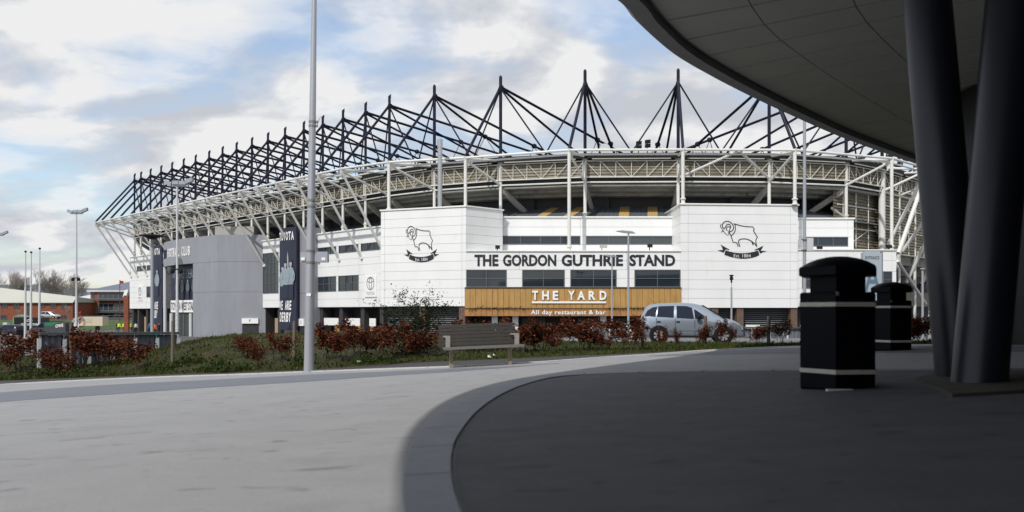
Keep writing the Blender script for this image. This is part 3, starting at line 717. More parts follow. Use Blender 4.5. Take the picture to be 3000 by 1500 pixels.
for k, ch in enumerate('THE YARD'):
    if ch == ' ': mb.build('lettering', M['whitep'], FRB); mb = MB(); continue
    x0 = [1559, 1588, 1619, 0, 1664, 1691, 1724, 1756][k]; x1 = [1576, 1608, 1635, 0, 1683, 1713, 1744, 1776][k]
    a, _ = FR.at(x0); b, _ = FR.at(x1); text_on(mb, ch, FR.pt(a, zb, .12), FR.u, V((0, 0, 1)), b-a, zt-zb, FR.n, .035, thick=.12)
mb.build('lettering', M['whitep'], FRB); mb = MB()
a, _ = FR.at(1558); b, _ = FR.at(1775); FR.box(mb, a, b, FR.at(1600, 888.5)[1], FR.at(1600, 883)[1], .1, .22); mb.build('underline', M['whitep'], FRB)
mb = MB(); a, zt = FR.at(1555, 908.5); b, zb = FR.at(1773, 925)
text_on(mb, 'All day restaurant & bar', FR.pt(a, zb, .285), FR.u, V((0, 0, 1)), b-a, zt-zb, FR.n, .02, spacing=1.12, thick=.04); mb.build('lettering', M['whitep'], FRB)
# creeper along the ledge
def leaves(mb, tone, c, n, spread, size, tb=.5, ts=.25):
    for _ in range(n):
        q = V((random.gauss(0, spread[0]), random.gauss(0, spread[1]), random.gauss(0, spread[2])))+V(c)
        u = V((random.gauss(0, 1), random.gauss(0, 1), random.gauss(0, .7))).normalized(); w = u.orthogonal().normalized(); w.rotate(Matrix.Rotation(random.random()*6.28, 3, u)); s = size*random.uniform(.6, 1.3)
        nn = u.cross(w)*s*.16
        mb.add([q, q+u*s*.5+w*s*.34+nn, q+u*s, q+u*s*.5-w*s*.34+nn], [(0, 1, 2, 3)]); tone += [min(1, max(0, random.gauss(tb, ts)))]*4
for (x0, x1) in ((1374, 1547), (1782, 1890)):
    mb = MB(); tn = []; a, _ = FR.at(x0); b, _ = FR.at(x1); k = a
    while k < b:
        leaves(mb, tn, FR.pt(k, 1.62-abs(random.gauss(0, .10)), .36), 7, (.1, .05, .07), .11, .3); k += .13
    meta(mb.build('creeper', M['darkleaf'], tone=tn), 'thin dark creeper along the ledge of the golden boards, %s the raised lettering' % ('left of' if x0 < 1500 else 'right of'), 'creeper')
# recess below the boards
mb = MB(); FR.box(mb, 0, FR.len, -1.4, .88, -3.2, -3.0); mb.build('shopfront', M['dark'], FRB)
for px in (1449, 1510, 1770, 1930): 
    mb = MB(); k, _ = FR.at(px); FR.box(mb, k-.28, k+.28, -1.4, .85, -1.2, -.6); mb.build('pillar', M['trim'], FRB)
for px0, px1 in ((1460, 1500), (1530, 1600), (1700, 1760), (1800, 1850)):
    a, b = FR.at(px0)[0], FR.at(px1)[0]; window(FR, a, b, -1.0, .6, 2, 1, FRB, off=-2.98)
# brick piers and louvres below the emblem blocks
def undercroft(pl, u0, u1, ztop, piers, parent):
    mb = MB(); pl.box(mb, u0, u1, -1.5, ztop, -1.3, -1.1); w = mb.build('undercroft_wall', M['dark'], parent)
    k = -1.0
    while k < ztop-.1:
        mb = MB(); mb.obox(pl.pt(u0, k, -1.08), pl.u*(u1-u0), pl.n*.12-V((0, 0, .07)), (0, 0, .03)); mb.build('louvre_slat', mat('grey_louvre', (.13, .14, .145), .5), w); k += .2
    for c in piers:
        mb = MB(); pl.box(mb, c-.32, c+.32, -1.5, ztop-.005, -.95, -.12); mb.build('brick_pier', M['brickcol'], parent)
undercroft(plR, 0, plR.len, 1.6, [plR.at(2170)[0], plR.at(2328)[0], .35, 3.4], RB)
undercroft(plL, .2, plL.len, 1.75, [plL.at(1235)[0], plL.at(1352)[0]], LB)
# --- right hand gallery and lower block
UR = Plane((27.7, 79.5), (34.6, 79.5)); mb = MB(); UR.box(mb, 0, UR.len, 7.2, 10.62, -6, -.07); URB = mb.build('upper_gallery', M['joint'], ST)
a, b = UR.at(2352)[0], UR.at(2484)[0]; zt, zb = 8.8, 7.85
cladding(UR, [0, a, b, UR.len], [7.25, zb, zt, 9.7, 10.6], URB, M['white'], [(a, b, zb, zt)], off=-.07); coping(UR, 0, UR.len+.12, 10.6, URB)
window(UR, a, b, zb, zt, 3, 1, URB, off=-.06)
er = Plane((34.6, 79.5), (34.6, 86)); cladding(er, [0, 3, 6], [7.25, 8.4, 9.5, 10.6], URB, M['white'], off=-.07)
LR = Plane((27.65, 76), (37.4, 76.4)); mb = MB(); LR.box(mb, 0, LR.len, 1.7, 7.2, -8, -.07); LRB = mb.build('lower_block', M['joint'], ST)
w = [(LR.at(2350)[0], LR.at(2420)[0]), (LR.at(2586)[0], LR.at(2613)[0])]; zt, zb = 5.15, 3.5
cladding(LR, [0, w[0][0], w[0][1], 6.5, w[1][0], w[1][1], LR.len], [1.72, 2.6, zb, zt, 6.2, 7.18], LRB, M['white'], [(*q, zb, zt) for q in w], off=-.07)
coping(LR, 0, LR.len+.1, 7.18, LRB, -8, .12, .1)
for q in w: window(LR, *q, zb, zt, 1, 2, LRB, off=-.06)
mb = MB(); LR.box(mb, 0, LR.len, -1.5, 1.7, -1.2, -1.0); mb.build('undercroft_wall', M['dark'], LRB)
# seats back sheet at the right end: pale sloping edge of the lean-to roof
MB().obox(px_at(2438, 81.2, 612), px_at(2477, 80, 640)-px_at(2438, 81.2, 612), (0, .35, 0), (0, 0, .22)).build('verge_trim', M['raker'], ST)

# --- west front
c0 = 80.5-.5*1.45
wa = (-.167*c0/(1.05-.167), c0/(1.05-.167)); wb = (-.487*c0/(1.05-.487), c0/(1.05-.487))
W = Plane(wb, wa)          # u runs left to right as seen
mb = MB(); W.box(mb, 0, W.len+6, 1.8, 11.0, -.9, -.07); WB = mb.build('west_front', M['joint'], ST)
cols = sorted([W.at(px)[0] for px in (384, 446)]+[0]+[W.at(px)[0] for px in (766, 815, 868, 932, 988, 1053, 1114)]+[W.len+4])
cols = [0, W.at(446)[0], W.at(480)[0]]+[W.at(px)[0] for px in (766, 816, 868, 930, 989, 1053, 1114)]+[W.len+4]
uw = [(W.at(932)[0], W.at(985)[0]), (W.at(993)[0], W.at(1050)[0]), (W.at(1058)[0], W.at(1113)[0]), (W.at(402)[0], W.at(428)[0]), (W.at(431)[0], W.at(445)[0])]
lw = [(W.at(932)[0], W.at(985)[0]), (W.at(992)[0], W.at(1051)[0]), (W.at(430)[0], W.at(446)[0])]
bw = (W.at(771)[0], W.at(816)[0])
ue = sorted(set([round(x, 3) for x in cols]+[round(x, 3) for q in uw+lw+[bw] for x in q]))
ze = [1.8, 2.8, 3.75, 4.68, 5.62, 6.8, 7.6, 8.4, 9.3, 10.15, 10.98]
hol = [(q[0]-.01, q[1]+.01, 8.4, 9.3) for q in uw]+[(q[0]-.01, q[1]+.01, 3.75, 5.62) for q in lw]+[(bw[0]-.01, bw[1]+.01, 3.75, 9.3)]
mn = [ue[0]]
for x in ue[1:]:
    if x-mn[-1] > .12: mn.append(x)
cladding(W, mn, ze, WB, M['white'], hol, off=-.07); coping(W, 0, W.len+5, 10.98, WB)
for q in uw: window(W, *q, 8.4, 9.3, 3, 1, WB, off=-.07)
for q in lw: window(W, *q, 3.75, 5.62, 3, 2, WB, off=-.07)
window(W, *bw, 3.75, 9.3, 4, 4, WB, off=-.07, g='glass2')
mb = MB(); W.box(mb, 0, W.len+5, -2.6, 1.8, -2.2, -2.0); mb.build('undercroft_wall', M['dark'], WB)
for px in (384, 400, 425, 445, 700, 770, 812, 935, 993, 1056, 1112):
    k, _ = W.at(px); mb = MB(); W.box(mb, k-.35, k+.35, -2.6, 1.79, -1.6, -.3); mb.build('pier', mat('dark_pier', (.035, .033, .035), .7), WB)
for px0, px1 in ((945, 987), (1007, 1050), (1078, 1096)):
    a, b = W.at(px0)[0], W.at(px1)[0]; mb = MB(); W.box(mb, a, b, -.45, .45, -.28, -.2); mb.build('turnstile_board', M['trim'], WB)
    mb = MB(); W.box(mb, a, b, -2.4, -.5, -1.9, -1.8); mb.build('doorway', M['timber'], WB)
for px0, px1 in ((784, 800), (404, 418), (1062, 1076)):
    a, b = W.at(px0)[0], W.at(px1)[0]; mb = MB(); W.box(mb, a, b, -2.4, .35, -1.2, -1.1); mb.build('doorway', mat('tan_door', (.36, .26, .16), .6), WB)
# small maker's signs on the west front
def oval_sign(px0, px1, py0, py1, label, txtcol):
    a, zt = W.at(px0, py0); b, _ = W.at(px1, py0); zb = W.at((px0+px1)/2, py1)[1]; zt = W.at((px0+px1)/2, py0)[1]
    s = empty('wall_sign', W.pt((a+b)/2, zb), label, 'sign'); mb = MB(); W.box(mb, a, b, zb, zt, .0, .1); mb.build('sign_board', M['whitep'], s)
    cu, cz = (a+b)/2, zb+(zt-zb)*.62; rw, rh = (b-a)*.30, (zt-zb)*.29; mb = MB()
    f = lambda x, y: W.pt(cu+x, cz+y, .103)
    ell = lambda sx, sy, ox=0, oy=0: [(ox+sx*math.cos(t), oy+sy*math.sin(t)) for t in np.linspace(0, 2*math.pi, 25)]
    for e in (ell(rw, rh), ell(rw*.86, rh*.36, 0, rh*.52), ell(rw*.36, rh*.88, 0, -.02)): stroke(mb, e, (b-a)*.045, f, W.n*.015)
    mb.build('oval_mark', mat('grey_mark', (.25, .28, .31), .5), s)
    mb = MB(); text_on(mb, 'TOYOTA', W.pt(a+(b-a)*.16, zb+(zt-zb)*.09, .103), W.u, V((0, 0, 1)), (b-a)*.68, (zt-zb)*.15, W.n, .0, thick=.01); mb.build('lettering', txtcol, s)
oval_sign(1070, 1105, 806, 870, 'white wall sign with grey ovals beside the left emblem block', mat('grey_mark', (.25, .28, .31), .5))
oval_sign(404, 419, 838, 881, 'small white wall sign with red lettering at the far left end of the stadium', M['flagred'])

# --- grey entrance block
EA, EB, EC = (-54.3, 122.4), (-40.9, 108.9), (-34.2, 108.9)
arc = []
for k in range(13):
    t = k/12; x = EA[0]+(EB[0]-EA[0])*t; y = EA[1]+(EB[1]-EA[1])*t; bl = 1.3*math.sin(math.pi*min(1, t/.95))**.8*(1-t*.5)
    arc.append((x-.69*bl, y-.724*bl))
arc[-1] = EB
ENT = MB(); back = [V((-34.2, 118, 0)), V((-50, 126, 0))]
ent = MB().prism([Z(V((*p, 0)), 8.2) for p in arc]+[Z(V((*EC, 0)), 8.2)]+[Z(p, 8.2) for p in back], (0, 0, 3.72)).build('entrance_block', M['greyp'], ST)
# lower levels: solid flank right of the corner and right part of the curve, recess elsewhere
pa = Plane(EA, EB); gx = pa.at(573)[0]/pa.len
isol = [V((*p, 0)) for k, p in enumerate(arc) if k/12 >= gx-.02]
for (z0, z1) in ((4.0, 8.17), (-2.6, 3.97)):
    MB().prism([Z(p, z0) for p in isol]+[Z(V((*EC, 0)), z0), Z(V((-34.2, 116, 0)), z0), Z(isol[0]+V((6, 6.5, 0)), z0)], (0, 0, z1-z0)).build('wall_panel', M['greyp'], ent)
MB().prism([Z(p+V((.05, .05, 0)), -2.5) for p in isol]+[Z(V((EC[0], EC[1]+.05, 0)), -2.5), Z(V((-34.3, 115.9, 0)), -2.5), Z(isol[0]+V((5.9, 6.4, 0)), -2.5)], (0, 0, 10.9)).build('panel_backing', M['frame'], ent)
RIN = [V((*p, 0))+V((.69, .724, 0))*1.1 for k, p in enumerate(arc) if k/12 < gx+.05]
# recessed glazed wall with poster and stand sign
def arc_quad(mb, k0, k1, z0, z1, off=0.):
    a, b = RIN[k0], RIN[k1]; o_ = V((-.69, -.724, 0))*off; mb.add([Z(a+o_, z0), Z(b+o_, z0), Z(b+o_, z1), Z(a+o_, z1)], [(0, 1, 2, 3)])
for k in range(len(RIN)-1):
    for (z0, z1, mm) in ((-2.4, .9, 'glass2'), (.95, 3.0, 'glass'), (3.05, 5.4, 'banner'), (5.45, 8.18, 'banner')):
        mb = MB(); a, b = RIN[k], RIN[k+1]; d = (b-a).normalized()*.03
        mb.obox(Z(a+d, z0), b-a-d*2, V((.69, .724, 0))*.06, (0, 0, z1-z0)); mb.build('glazing_panel', M[mm], ent)
mb = MB()
for k in range(len(RIN)-1): mb.obox(Z(RIN[k]+V((.08, .08, 0)), -2.5), RIN[k+1]-RIN[k], V((.5, .5, 0)), (0, 0, 10.7))
mb.build('recess_wall', M['frame'], ent)
plr = Plane((RIN[0].x, RIN[0].y), (RIN[-1].x, RIN[-1].y))
sgn = MB(); PO = Plane((RIN[2].x-.3, RIN[2].y-.32), (RIN[-1].x-.3, RIN[-1].y-.32)); 
mb = MB(); PO.box(mb, 0, PO.len, 1.15, 2.95, 0, .12); ss = mb.build('stand_sign', M['whitep'], ent)
mb = MB(); text_on(mb, 'TOYOTA WEST STAND', PO.pt(.2, 1.45, .122), PO.u, V((0, 0, 1)), PO.len-.3, 1.2, PO.n, .01, shear=.1, thick=.02); mb.build('lettering', M['black'], ss)
mb = MB(); text_on(mb, 'WE ARE DERBY', PO.pt(.5, 6.2, .05), PO.u, V((0, 0, 1)), PO.len-.6, 1.3, PO.n, -.02, shear=.1, thick=.02); mb.build('lettering', M['greyprint'], ent)
def figure(mb, pl, u, z, h, off, arm=False, lean=0.):
    """flat printed figure: head, shirt, trousers"""
    w = h*.5
    q = lambda x, y: pl.pt(u+x*w+lean*y*w, z+y*h, off)
    mb.cm = 1; mb.prism([q(-.24, 0), q(-.25, .40), q(.25, .40), q(.25, 0)], pl.n*.012)
    mb.cm = 0; mb.prism([q(-.25, .36), q(-.27, .55), q(-.30, .70), q(-.22, .765), q(-.08, .80), q(.08, .80), q(.22, .765), q(.30, .70), q(.27, .55), q(.25, .36)], pl.n*.016)
    mb.cm = 0
    for sd in (-1, 1):
        if arm and sd < 0: continue
        mb.prism([q(sd*.30, .72), q(sd*.40, .60), q(sd*.38, .47), q(sd*.20, .40), q(sd*.18, .45), q(sd*.30, .50)], pl.n*.02)
    mb.cm = 2; mb.prism([q(.12*math.cos(t), .885+.085*math.sin(t)) for t in np.linspace(0, 6.283, 12)[:-1]], pl.n*.02); mb.prism([q(-.06, .78), q(-.05, .84), q(.05, .84), q(.06, .78)], pl.n*.018)
    mb.cm = 1; mb.prism([q(.13*math.cos(t), .90+.085*math.sin(t)) for t in np.linspace(.25, 2.9, 8)], pl.n*.023)
    if arm:
        mb.cm = 2; mb.prism([q(-.30, .70), q(-.33, 1.06), q(-.28, 1.2), q(-.22, 1.06), q(-.18, .74)], pl.n*.021)
FM = [M['greyprint'], M['navyp'], M['skinprint']]
mb = MB()
for k, u in enumerate((2.2, 4.2, 6.2, 8.2, PO.len-1.3)): figure(mb, PO, u, 3.1, 3.1, .06+.004*k)
mb.build('poster_figures', [M['greyprint2'], M['navyp'], M['greyprint']], ent)
FP = Plane(arc[1], arc[-2])
tl = lambda px: FP.at(px)[0]
mb = MB(); ofs = max(0.0, max((FP.n.dot(V((*p, 0))-FP.O)) for p in arc))+.02
def on_arc(k):   # point on the curved front
    x = k*(len(arc)-1); i = min(int(x), len(arc)-2); a, b = V((*arc[i], 0)), V((*arc[i+1], 0)); return a.lerp(b, x-i), (b-a).normalized()
def arc_text(txt, px0, px1, z0, z1, m, w=1.):
    mb = MB(); n = len(txt)
    k0, k1 = pa.at(px0)[0]/pa.len, pa.at(px1)[0]/pa.len
    for i, ch in enumerate(txt):
        if ch == ' ': continue
        ka = k0+(k1-k0)*i/n; p, d = on_arc(ka); nn_ = V((d.y, -d.x, 0)); text_on(mb, ch, Z(p+nn_*.01, z0), d, V((0, 0, 1)), (k1-k0)*pa.len/n*.8, z1-z0, nn_, .02, shear=.12, thick=.05)
    mb.build('lettering', m, ent)
arc_text('COUNTY', 483, 503, 9.4, 10.75, M['navyp']); arc_text('FOOTBALL', 506, 547, 9.4, 10.75, M['whitep']); arc_text('CLUB', 552, 574, 9.4, 10.75, M['whitep'])
for k in (0, 3):
    MB().tube(Z(RIN[k]-V((.6, .63, 0)), -2.5), Z(RIN[k]-V((.6, .63, 0)), 8.2 if k == 0 else 1.0), .28, .28, 12).build('entrance_column', M['palegrey'], ent, True)
MB().tube(Z(RIN[-2]-V((.4, .42, 0)), -2.5), Z(RIN[-2]-V((.4, .42, 0)), 1.0), .28, .28, 12).build('entrance_column', M['palegrey'], ent, True)
EF = Plane(EB, EC)
a, b = EF.at(710)[0], EF.at(758)[0]
mb = MB(); EF.box(mb, a, b, -2.4, -.42, .01, .05); mb.build('doorway', M['dark'], ent)
mb = MB(); EF.box(mb, a, b, -.40, .32, .01, .25); mb.build('door_board', M['whitep'], ent)
mb = MB(); text_on(mb, 'F', EF.pt((a+b)/2-.12, -.2, .255), EF.u, V((0, 0, 1)), .24, .36, EF.n, 0, thick=.01); mb.build('lettering', M['black'], ent)
# plant on the roof of the entrance block
MB().box(-42, -36.5, 111, 114, 11.9, 13.3).build('rooftop_plant', M['raker'], ST)
# --- grey fin with the second banner in front
GF = Plane((W.pt(W.at(866)[0], 0, 1.5).x, W.pt(W.at(866)[0], 0, 1.5).y), (W.pt(W.at(931)[0], 0, 1.5).x, W.pt(W.at(931)[0], 0, 1.5).y))
zt = GF.at(900, 664)[1]
fin = MB(); GF.box(fin, -.2, GF.len, 7.83, zt, -2.2, 0); fn = fin.build('wall_fin', M['greyp'], ST)
for z0, z1 in ((3.6, 7.8), (-2.5, 3.57)):
    mb = MB(); GF.box(mb, -.2, GF.len, z0, z1, -2.2, 0); mb.build('wall_panel', M['greyp'], fn)
a, b = GF.at(873)[0], GF.at(893)[0]; mb = MB(); GF.box(mb, a, b, -2.4, -.6, .01, .04); mb.build('doorway', M['dark'], fn)
mb = MB(); GF.box(mb, a, b, -.55, .35, .01, .2); mb.build('door_board', M['whitep'], fn)
mb = MB(); text_on(mb, 'C', GF.pt((a+b)/2+.1, -.3, .205), GF.u, V((0, 0, 1)), .3, .4, GF.n, 0, thick=.01); mb.build('lettering', M['black'], fn)

def banner(pl, u0, u1, z0, z1, label, bulge, figs):
    s = empty('banner', pl.pt((u0+u1)/2, z0), label, 'banner'); K = 10; mb = MB()
    cur = lambda k: .1+bulge*math.sin(math.pi*min(1, max(0, k)))
    pts = [pl.pt(u0+(u1-u0)*k/K, z0, cur(k/K)) for k in range(K+1)]+[pl.pt(u1, z0, -.1), pl.pt(u0, z0, -.1)]
    mb.prism(pts, (0, 0, z1-z0)); mb.build('banner_cloth', M['banner'], s, True)
    return s, cur
ua, ub = W.at(817, 914, 2.2)[0], W.at(866, 914, 2.2)[0]
WP = Plane(tuple(W.pt(ua, 0, 2.0).xy), tuple(W.pt(ub, 0, 2.0).xy)); w_ = WP.len
zT = WP.at(840, 668)[1]; zB = WP.at(840, 966)[1]
s, cur = banner(WP, 0, w_, zB, zT, 'tall navy banner with three printed figures beside the big lamp post', .16, 3)
zh = lambda py: WP.at(842, py)[1]
def letter_line(txt, pl, u0, u1, z0, z1, cur, w, m, s, shear=0., bold=.02):
    mb = MB(); n = len(txt)
    for i, ch in enumerate(txt):
        if ch == ' ': continue
        a = u0+(u1-u0)*i/n; b = a+(u1-u0)/n*.86; A = pl.pt(a, z0, cur(a/w)+.06); B = pl.pt(b, z0, cur(b/w)+.06)
        text_on(mb, ch, A, (B-A).normalized(), V((0, 0, 1)), (B-A).length, z1-z0, pl.n, bold, shear, thick=.015)
    mb.build('lettering', m, s)
letter_line('TOYOTA', WP, .03*w_, .92*w_, zh(705), zh(680), cur, w_, M['whitep'], s, bold=.03)
letter_line('WE ARE', WP, .05*w_, .80*w_, zh(908), zh(881), cur, w_, M['whitep'], s, .12, .03)
letter_line('DERBY', WP, .06*w_, .78*w_, zh(943), zh(915), cur, w_, M['whitep'], s, .12, .03)
mb = MB(); hh = zh(756)-zh(868)
figure(mb, WP, .25*w_, zh(875), hh*.90, .25); figure(mb, WP, .74*w_, zh(875), hh*1.02, .28, True); figure(mb, WP, .44*w_, zh(875), hh, .31); mb.build('printed_figures', FM, s)
ua, ub = W.at(447, 914, 2.0)[0], W.at(476, 914, 2.0)[0]
WP2 = Plane(tuple(W.pt(ua, 0, 2.0).xy), tuple(W.pt(ub, 0, 2.0).xy)); w_ = WP2.len; zh = lambda py: WP2.at(462, py)[1]
s, cur = banner(WP2, 0, w_, zh(975), zh(718), 'tall navy banner left of the grey entrance block, half behind a grey post', .14, 1)
letter_line('TOYOTA', WP2, .0*w_, .9*w_, zh(747), zh(728), cur, w_, M['whitep'], s, bold=.03)
letter_line('WE ARE', WP2, .0*w_, .75*w_, zh(906), zh(884), cur, w_, M['whitep'], s, .12, .03); letter_line('DERBY', WP2, .0*w_, .7*w_, zh(932), zh(909), cur, w_, M['whitep'], s, .12, .03)
mb = MB(); figure(mb, WP2, .62*w_, zh(868), zh(786)-zh(868), .27); mb.build('printed_figures', FM, s)
MB().tube(W.pt(W.at(479)[0], -2.5, 1.6), W.pt(W.at(479)[0], 9.6, 1.6), .3, .3, 10).build('downpipe', M['palegrey'], ST, True)
# steel flue and small roof kit
f0 = px_at(1289, 78.5, 606); mb = MB(); mb.tube(f0, Z(f0, 17.6), .24, .24, 14); mb.tube(Z(f0, 17.6), Z(f0, 18.4), .27, .27, 14); mb.tube(Z(f0, 18.4), Z(f0, 18.5), .22, .22, 14)
for zz_ in (12.6, 14., 15.4, 16.8): mb.tube(Z(f0, zz_), Z(f0, zz_+.08), .265, .265, 14)
mb.build('flue', mat('stainless_flue', (.5, .5, .5), .25, metal=.9), ST, True)
for px, Y, py, nm in ((1457, 76, 724, 0), (1764, 76, 722, 1), (1904, 76, 720, 0), (2402, 77, 726, 0), (1871, 80, 428, 2), (1897, 80, 424, 2), (2605, 77, 722, 0)):
    p = px_at(px, Y, py); mb = MB()
    if nm == 2:
        for q in range(2): mb.obox(p+V((-.25, -.1, q*.42-.3)), (.55, 0, .05), (0, .25, 0), (0, -.05, .34))
        mb.tube(p+V((0, .1, -.9)), p+V((0, .1, .5)), .05)
    else: mb.obox(p+V((-.2, -.1, -.18)), (.45 if nm == 0 else .7, 0, 0), (0, .4, .05), (0, .05, .34)); mb.tube(p+V((0, .2, -.5)), p+V((0, .2, .1)), .05)
    mb.build('floodlight', M['blackpl'] if nm != 1 else M['raker'], ST)
p = px_at(1772, 80, 436); mb = MB(); mb.tube(p, p+V((0, .12, 0)), .55, .5, 16); mb.build('satellite_dish', M['palegrey'], ST, True)

# ------------------------------------------------------------------ canopy, its building and columns
ZC = 6.15
cpts = [(-1.6, -12), (-1.95, -8), (-2.42, -4.5), (-2.95, -1.7), (-3.29, .8), (-3.28, 3.5), (-2.87, 5.85), (-2.05, 7.55), (-.4, 9.9)]  # unseen stretch of the edge, shaped so its shadow follows the kerb ring
for px, py in ((1783, 0), (1860, 78), (1960, 163), (2080, 232), (2200, 292), (2320, 347), (2440, 399), (2560, 443), (2690, 486), (2850, 525)):
    Y = (ZC-EYE)*FPX/(HY-py); cpts.append(((px-CX)/FPX*Y, Y))
cpts += [(34, 40), (46, 36), (46, -9)]
ce = smooth_curve([V((*p, 0)) for p in cpts[:19]], 6)+[V((*p, 0)) for p in cpts[19:]]
CAN = empty('canopy', (10.3, 10, ZC), 'curved grey canopy overhanging the right side of the plaza', 'canopy')
def offs(c, d):
    out = []
    for i, p in enumerate(c):
        t = (c[min(i+1, len(c)-1)]-c[max(i-1, 0)]).normalized(); out.append(p+V((t.y, -t.x, 0))*d)
    return out
ncv = len(ce)-3
curve = ce[:ncv]; o1 = offs(curve, .05); o2 = offs(curve, .42); o3 = offs(curve, .50)
mb = MB()      # rim: rounded edge strip, dark groove behind it
sec = [(curve, ZC+.62), (offs(curve, -.03), ZC+.34), (offs(curve, .02), ZC+.10), (offs(curve, .12), ZC), (o2, ZC-.02), (o2, ZC+.14), (offs(curve, .50), ZC+.14)]
for (A, za), (B, zb_) in zip(sec, sec[1:]):
    k = len(mb.v); mb.v += [tuple(Z(p, za)) for p in A]+[tuple(Z(p, zb_)) for p in B]; n = len(A)
    for i in range(n-1): mb.f.append((k+i, k+i+1, k+n+i+1, k+n+i)); mb.mi.append(0)
mb.build('rim', M['rim'], CAN, True)
poly = [Z(p, ZC+.16) for p in offs(curve, .46)]+[Z(p, ZC+.16) for p in ce[ncv:]]
MB().prism(poly, (0, 0, .46)).build('canopy_slab', M['cgroove'], CAN)
# soffit panels: strips along the curve, cut across
bands = [.47, 1.9, 3.4, 5.2, 7.2, 9.6, 12.5, 16.]
dens = resample(curve, 1.15); outs = [offs(dens, b) for b in bands]
from mathutils.geometry import intersect_line_line_2d as ill
for r in range(len(bands)-1):
    A, B = outs[r], outs[r+1]; step = 1
    for i in range(0, len(A)-1, 1):
        q = [A[i], A[i+1], B[i+1], B[i]]
        c = sum(q, V((0, 0, 0)))/4
        if c.y < -6 or c.x > 36 or c.y > 37: continue
        tg_ = (q[1]-q[0]).normalized(); rd_ = V((tg_.y, -tg_.x, 0)); q2 = [q[0]+tg_*.03+rd_*.009, q[1]-tg_*.03+rd_*.009, q[2]-tg_*.03-rd_*.009, q[3]+tg_*.03-rd_*.009]
        if (q2[1]-q2[0]).length < .15 or (q2[2]-q2[3]).length < .08 or (q2[1]-q2[0]).dot(q2[2]-q2[3]) < 0: continue
        MB().prism([Z(p, ZC+.155) for p in q2], (0, 0, -.03)).build('soffit_panel', M['canopy'], CAN)
# columns
def gplane(px, py): return gpx(px, py)
ba = gpx(2790, 1118); ba = Pz(.572*8.1, 8.1); bb = Pz(.594*7.35, 7.35)
CO = []
for (bx, tx_, ty, lab) in ((ba, 2716, 0, 'rear leg of the canopy V column, leaning left'), (bb, 2966, 0, 'front leg of the canopy V column, leaning right')):
    Y = bx.y; top = V(((tx_-CX)/FPX*(Y+.3), Y+.3, EYE+(HY-ty)/FPX*(Y+.3))); d = top-bx; k = (ZC+.1-bx.z)/d.z
    e = empty('canopy_column', bx, lab, 'column', 'canopy columns'); mb = MB(); mb.tube(bx+V((0, 0, -.05)), bx+d*k, .235, .235, 32); mb.build('column_shaft', M['ccol'], e, True)
    mb = MB(); mb.lathe(bx+d*k-V((0, 0, .06)), [(.34, 0), (.34, .06)], 20); mb.build('column_cap', M['rim'], e)
cp = Pz(4.85, 8.0)
pl_ = MB(); pp = [gpx(2682, 1118), gpx(2790, 1166), gpx(3080, 1150), gpx(3080, 1096), gpx(2750, 1098)]
pl_.prism([p-V((0, 0, .05)) for p in pp], (0, 0, .085)); meta(pl_.build('plinth', M['plinth']), 'low dirty concrete plinth under the canopy columns', 'plinth')
# the dark building the canopy belongs to
BD = empty('arena_building', (30, 5, .4), 'dark building at the right edge, plus an added light-blocking wall behind the camera', 'building')
MB().box(10.2, 48, -12, 19, -.6, 6.2).build('wall', M['bldg'], BD)
MB().box(-1.3, 10.2, -3.2, -2.8, -.6, 6.2).build('wall', M['bldg'], BD)  # unseen wall behind the camera, added to deepen the shade under the canopy
for k in range(2, 10): MB().box(10.1, 10.2, -9+k*2.8, -8.85+k*2.8, -.3, 6.1).build('mullion', M['blackpl'], BD)
# ------------------------------------------------------------------ litter bins
def hexp(r, z, c):
    a0 = -math.atan2(c.x, c.y)-.05; return [c+V((r*math.sin(t), -r*math.cos(t), z)) for t in [a0+k*math.pi/3 for k in range(6)]]
def make_bin(c, label):
    b = empty('litter_bin', c, label, 'litter bin', 'litter bins on the plaza')
    def ring(secs, name, m):
        mb = MB(); vs = []
        for r, z in secs: vs += hexp(r, z, c)
        fs = [tuple(range(6))[::-1], tuple(range(6*(len(secs)-1), 6*len(secs)))]
        for k in range(len(secs)-1): fs += [(6*k+i, 6*k+(i+1) % 6, 6*k+6+(i+1) % 6, 6*k+6+i) for i in range(6)]
        mb.add(vs, fs); return mb.build(name, m, b)
    ro_ = .378
    ring([(ro_-.012, -.03), (ro_, .02), (ro_, .12), (ro_+.004, .9), (ro_-.012, .915)], 'bin_body', M['binblack'])
    ring([(.28, .9), (.28, 1.16)], 'bin_neck', M['binblack'])
    lid = ring([(.375, 1.068), (.392, 1.075), (.392, 1.145), (.375, 1.160)], 'bin_lid', M['binblack'])
    mb = MB(); mb.lathe(c, [(.335, 1.158), (.33, 1.172), (.27, 1.208), (.19, 1.238), (.10, 1.257), (.02, 1.263)], 32); mb.build('lid_dome', M['binblack'], b, True)
    for z in (.153, .778): ring([(ro_+.006, z), (ro_+.010, z+.004), (ro_+.010, z+.038), (ro_+.006, z+.042)], 'bin_band', M['binband'])
    dd_ = V((-c.x, -c.y, 0)).normalized(); q = c+dd_*.385+V((0, 0, .90)); mb = MB(); mb.obox(q+V((-.012, 0, -.02)), (.024, 0, 0), (0, .02, 0), (0, 0, .035)); mb.build('lock', M['alu'], b)
    b.scale = (1.02, 1.02, 1.03); return b
c1 = gpx(2455, 1136); make_bin(c1, 'large black bin with two cream bands nearest the camera'); c2 = gpx(2612, 1026); make_bin(c2, 'black bin standing farther off between the near bin and the canopy column')
p = gpx(2425, 1149, .006); mb = MB(); mb.obox(p, (.24, 0, 0), (0, .05, 0), (0, 0, .02)); meta(mb.build('paper_scrap', M['litter']), 'pale scrap on the ground at the foot of the near bin', 'litter')

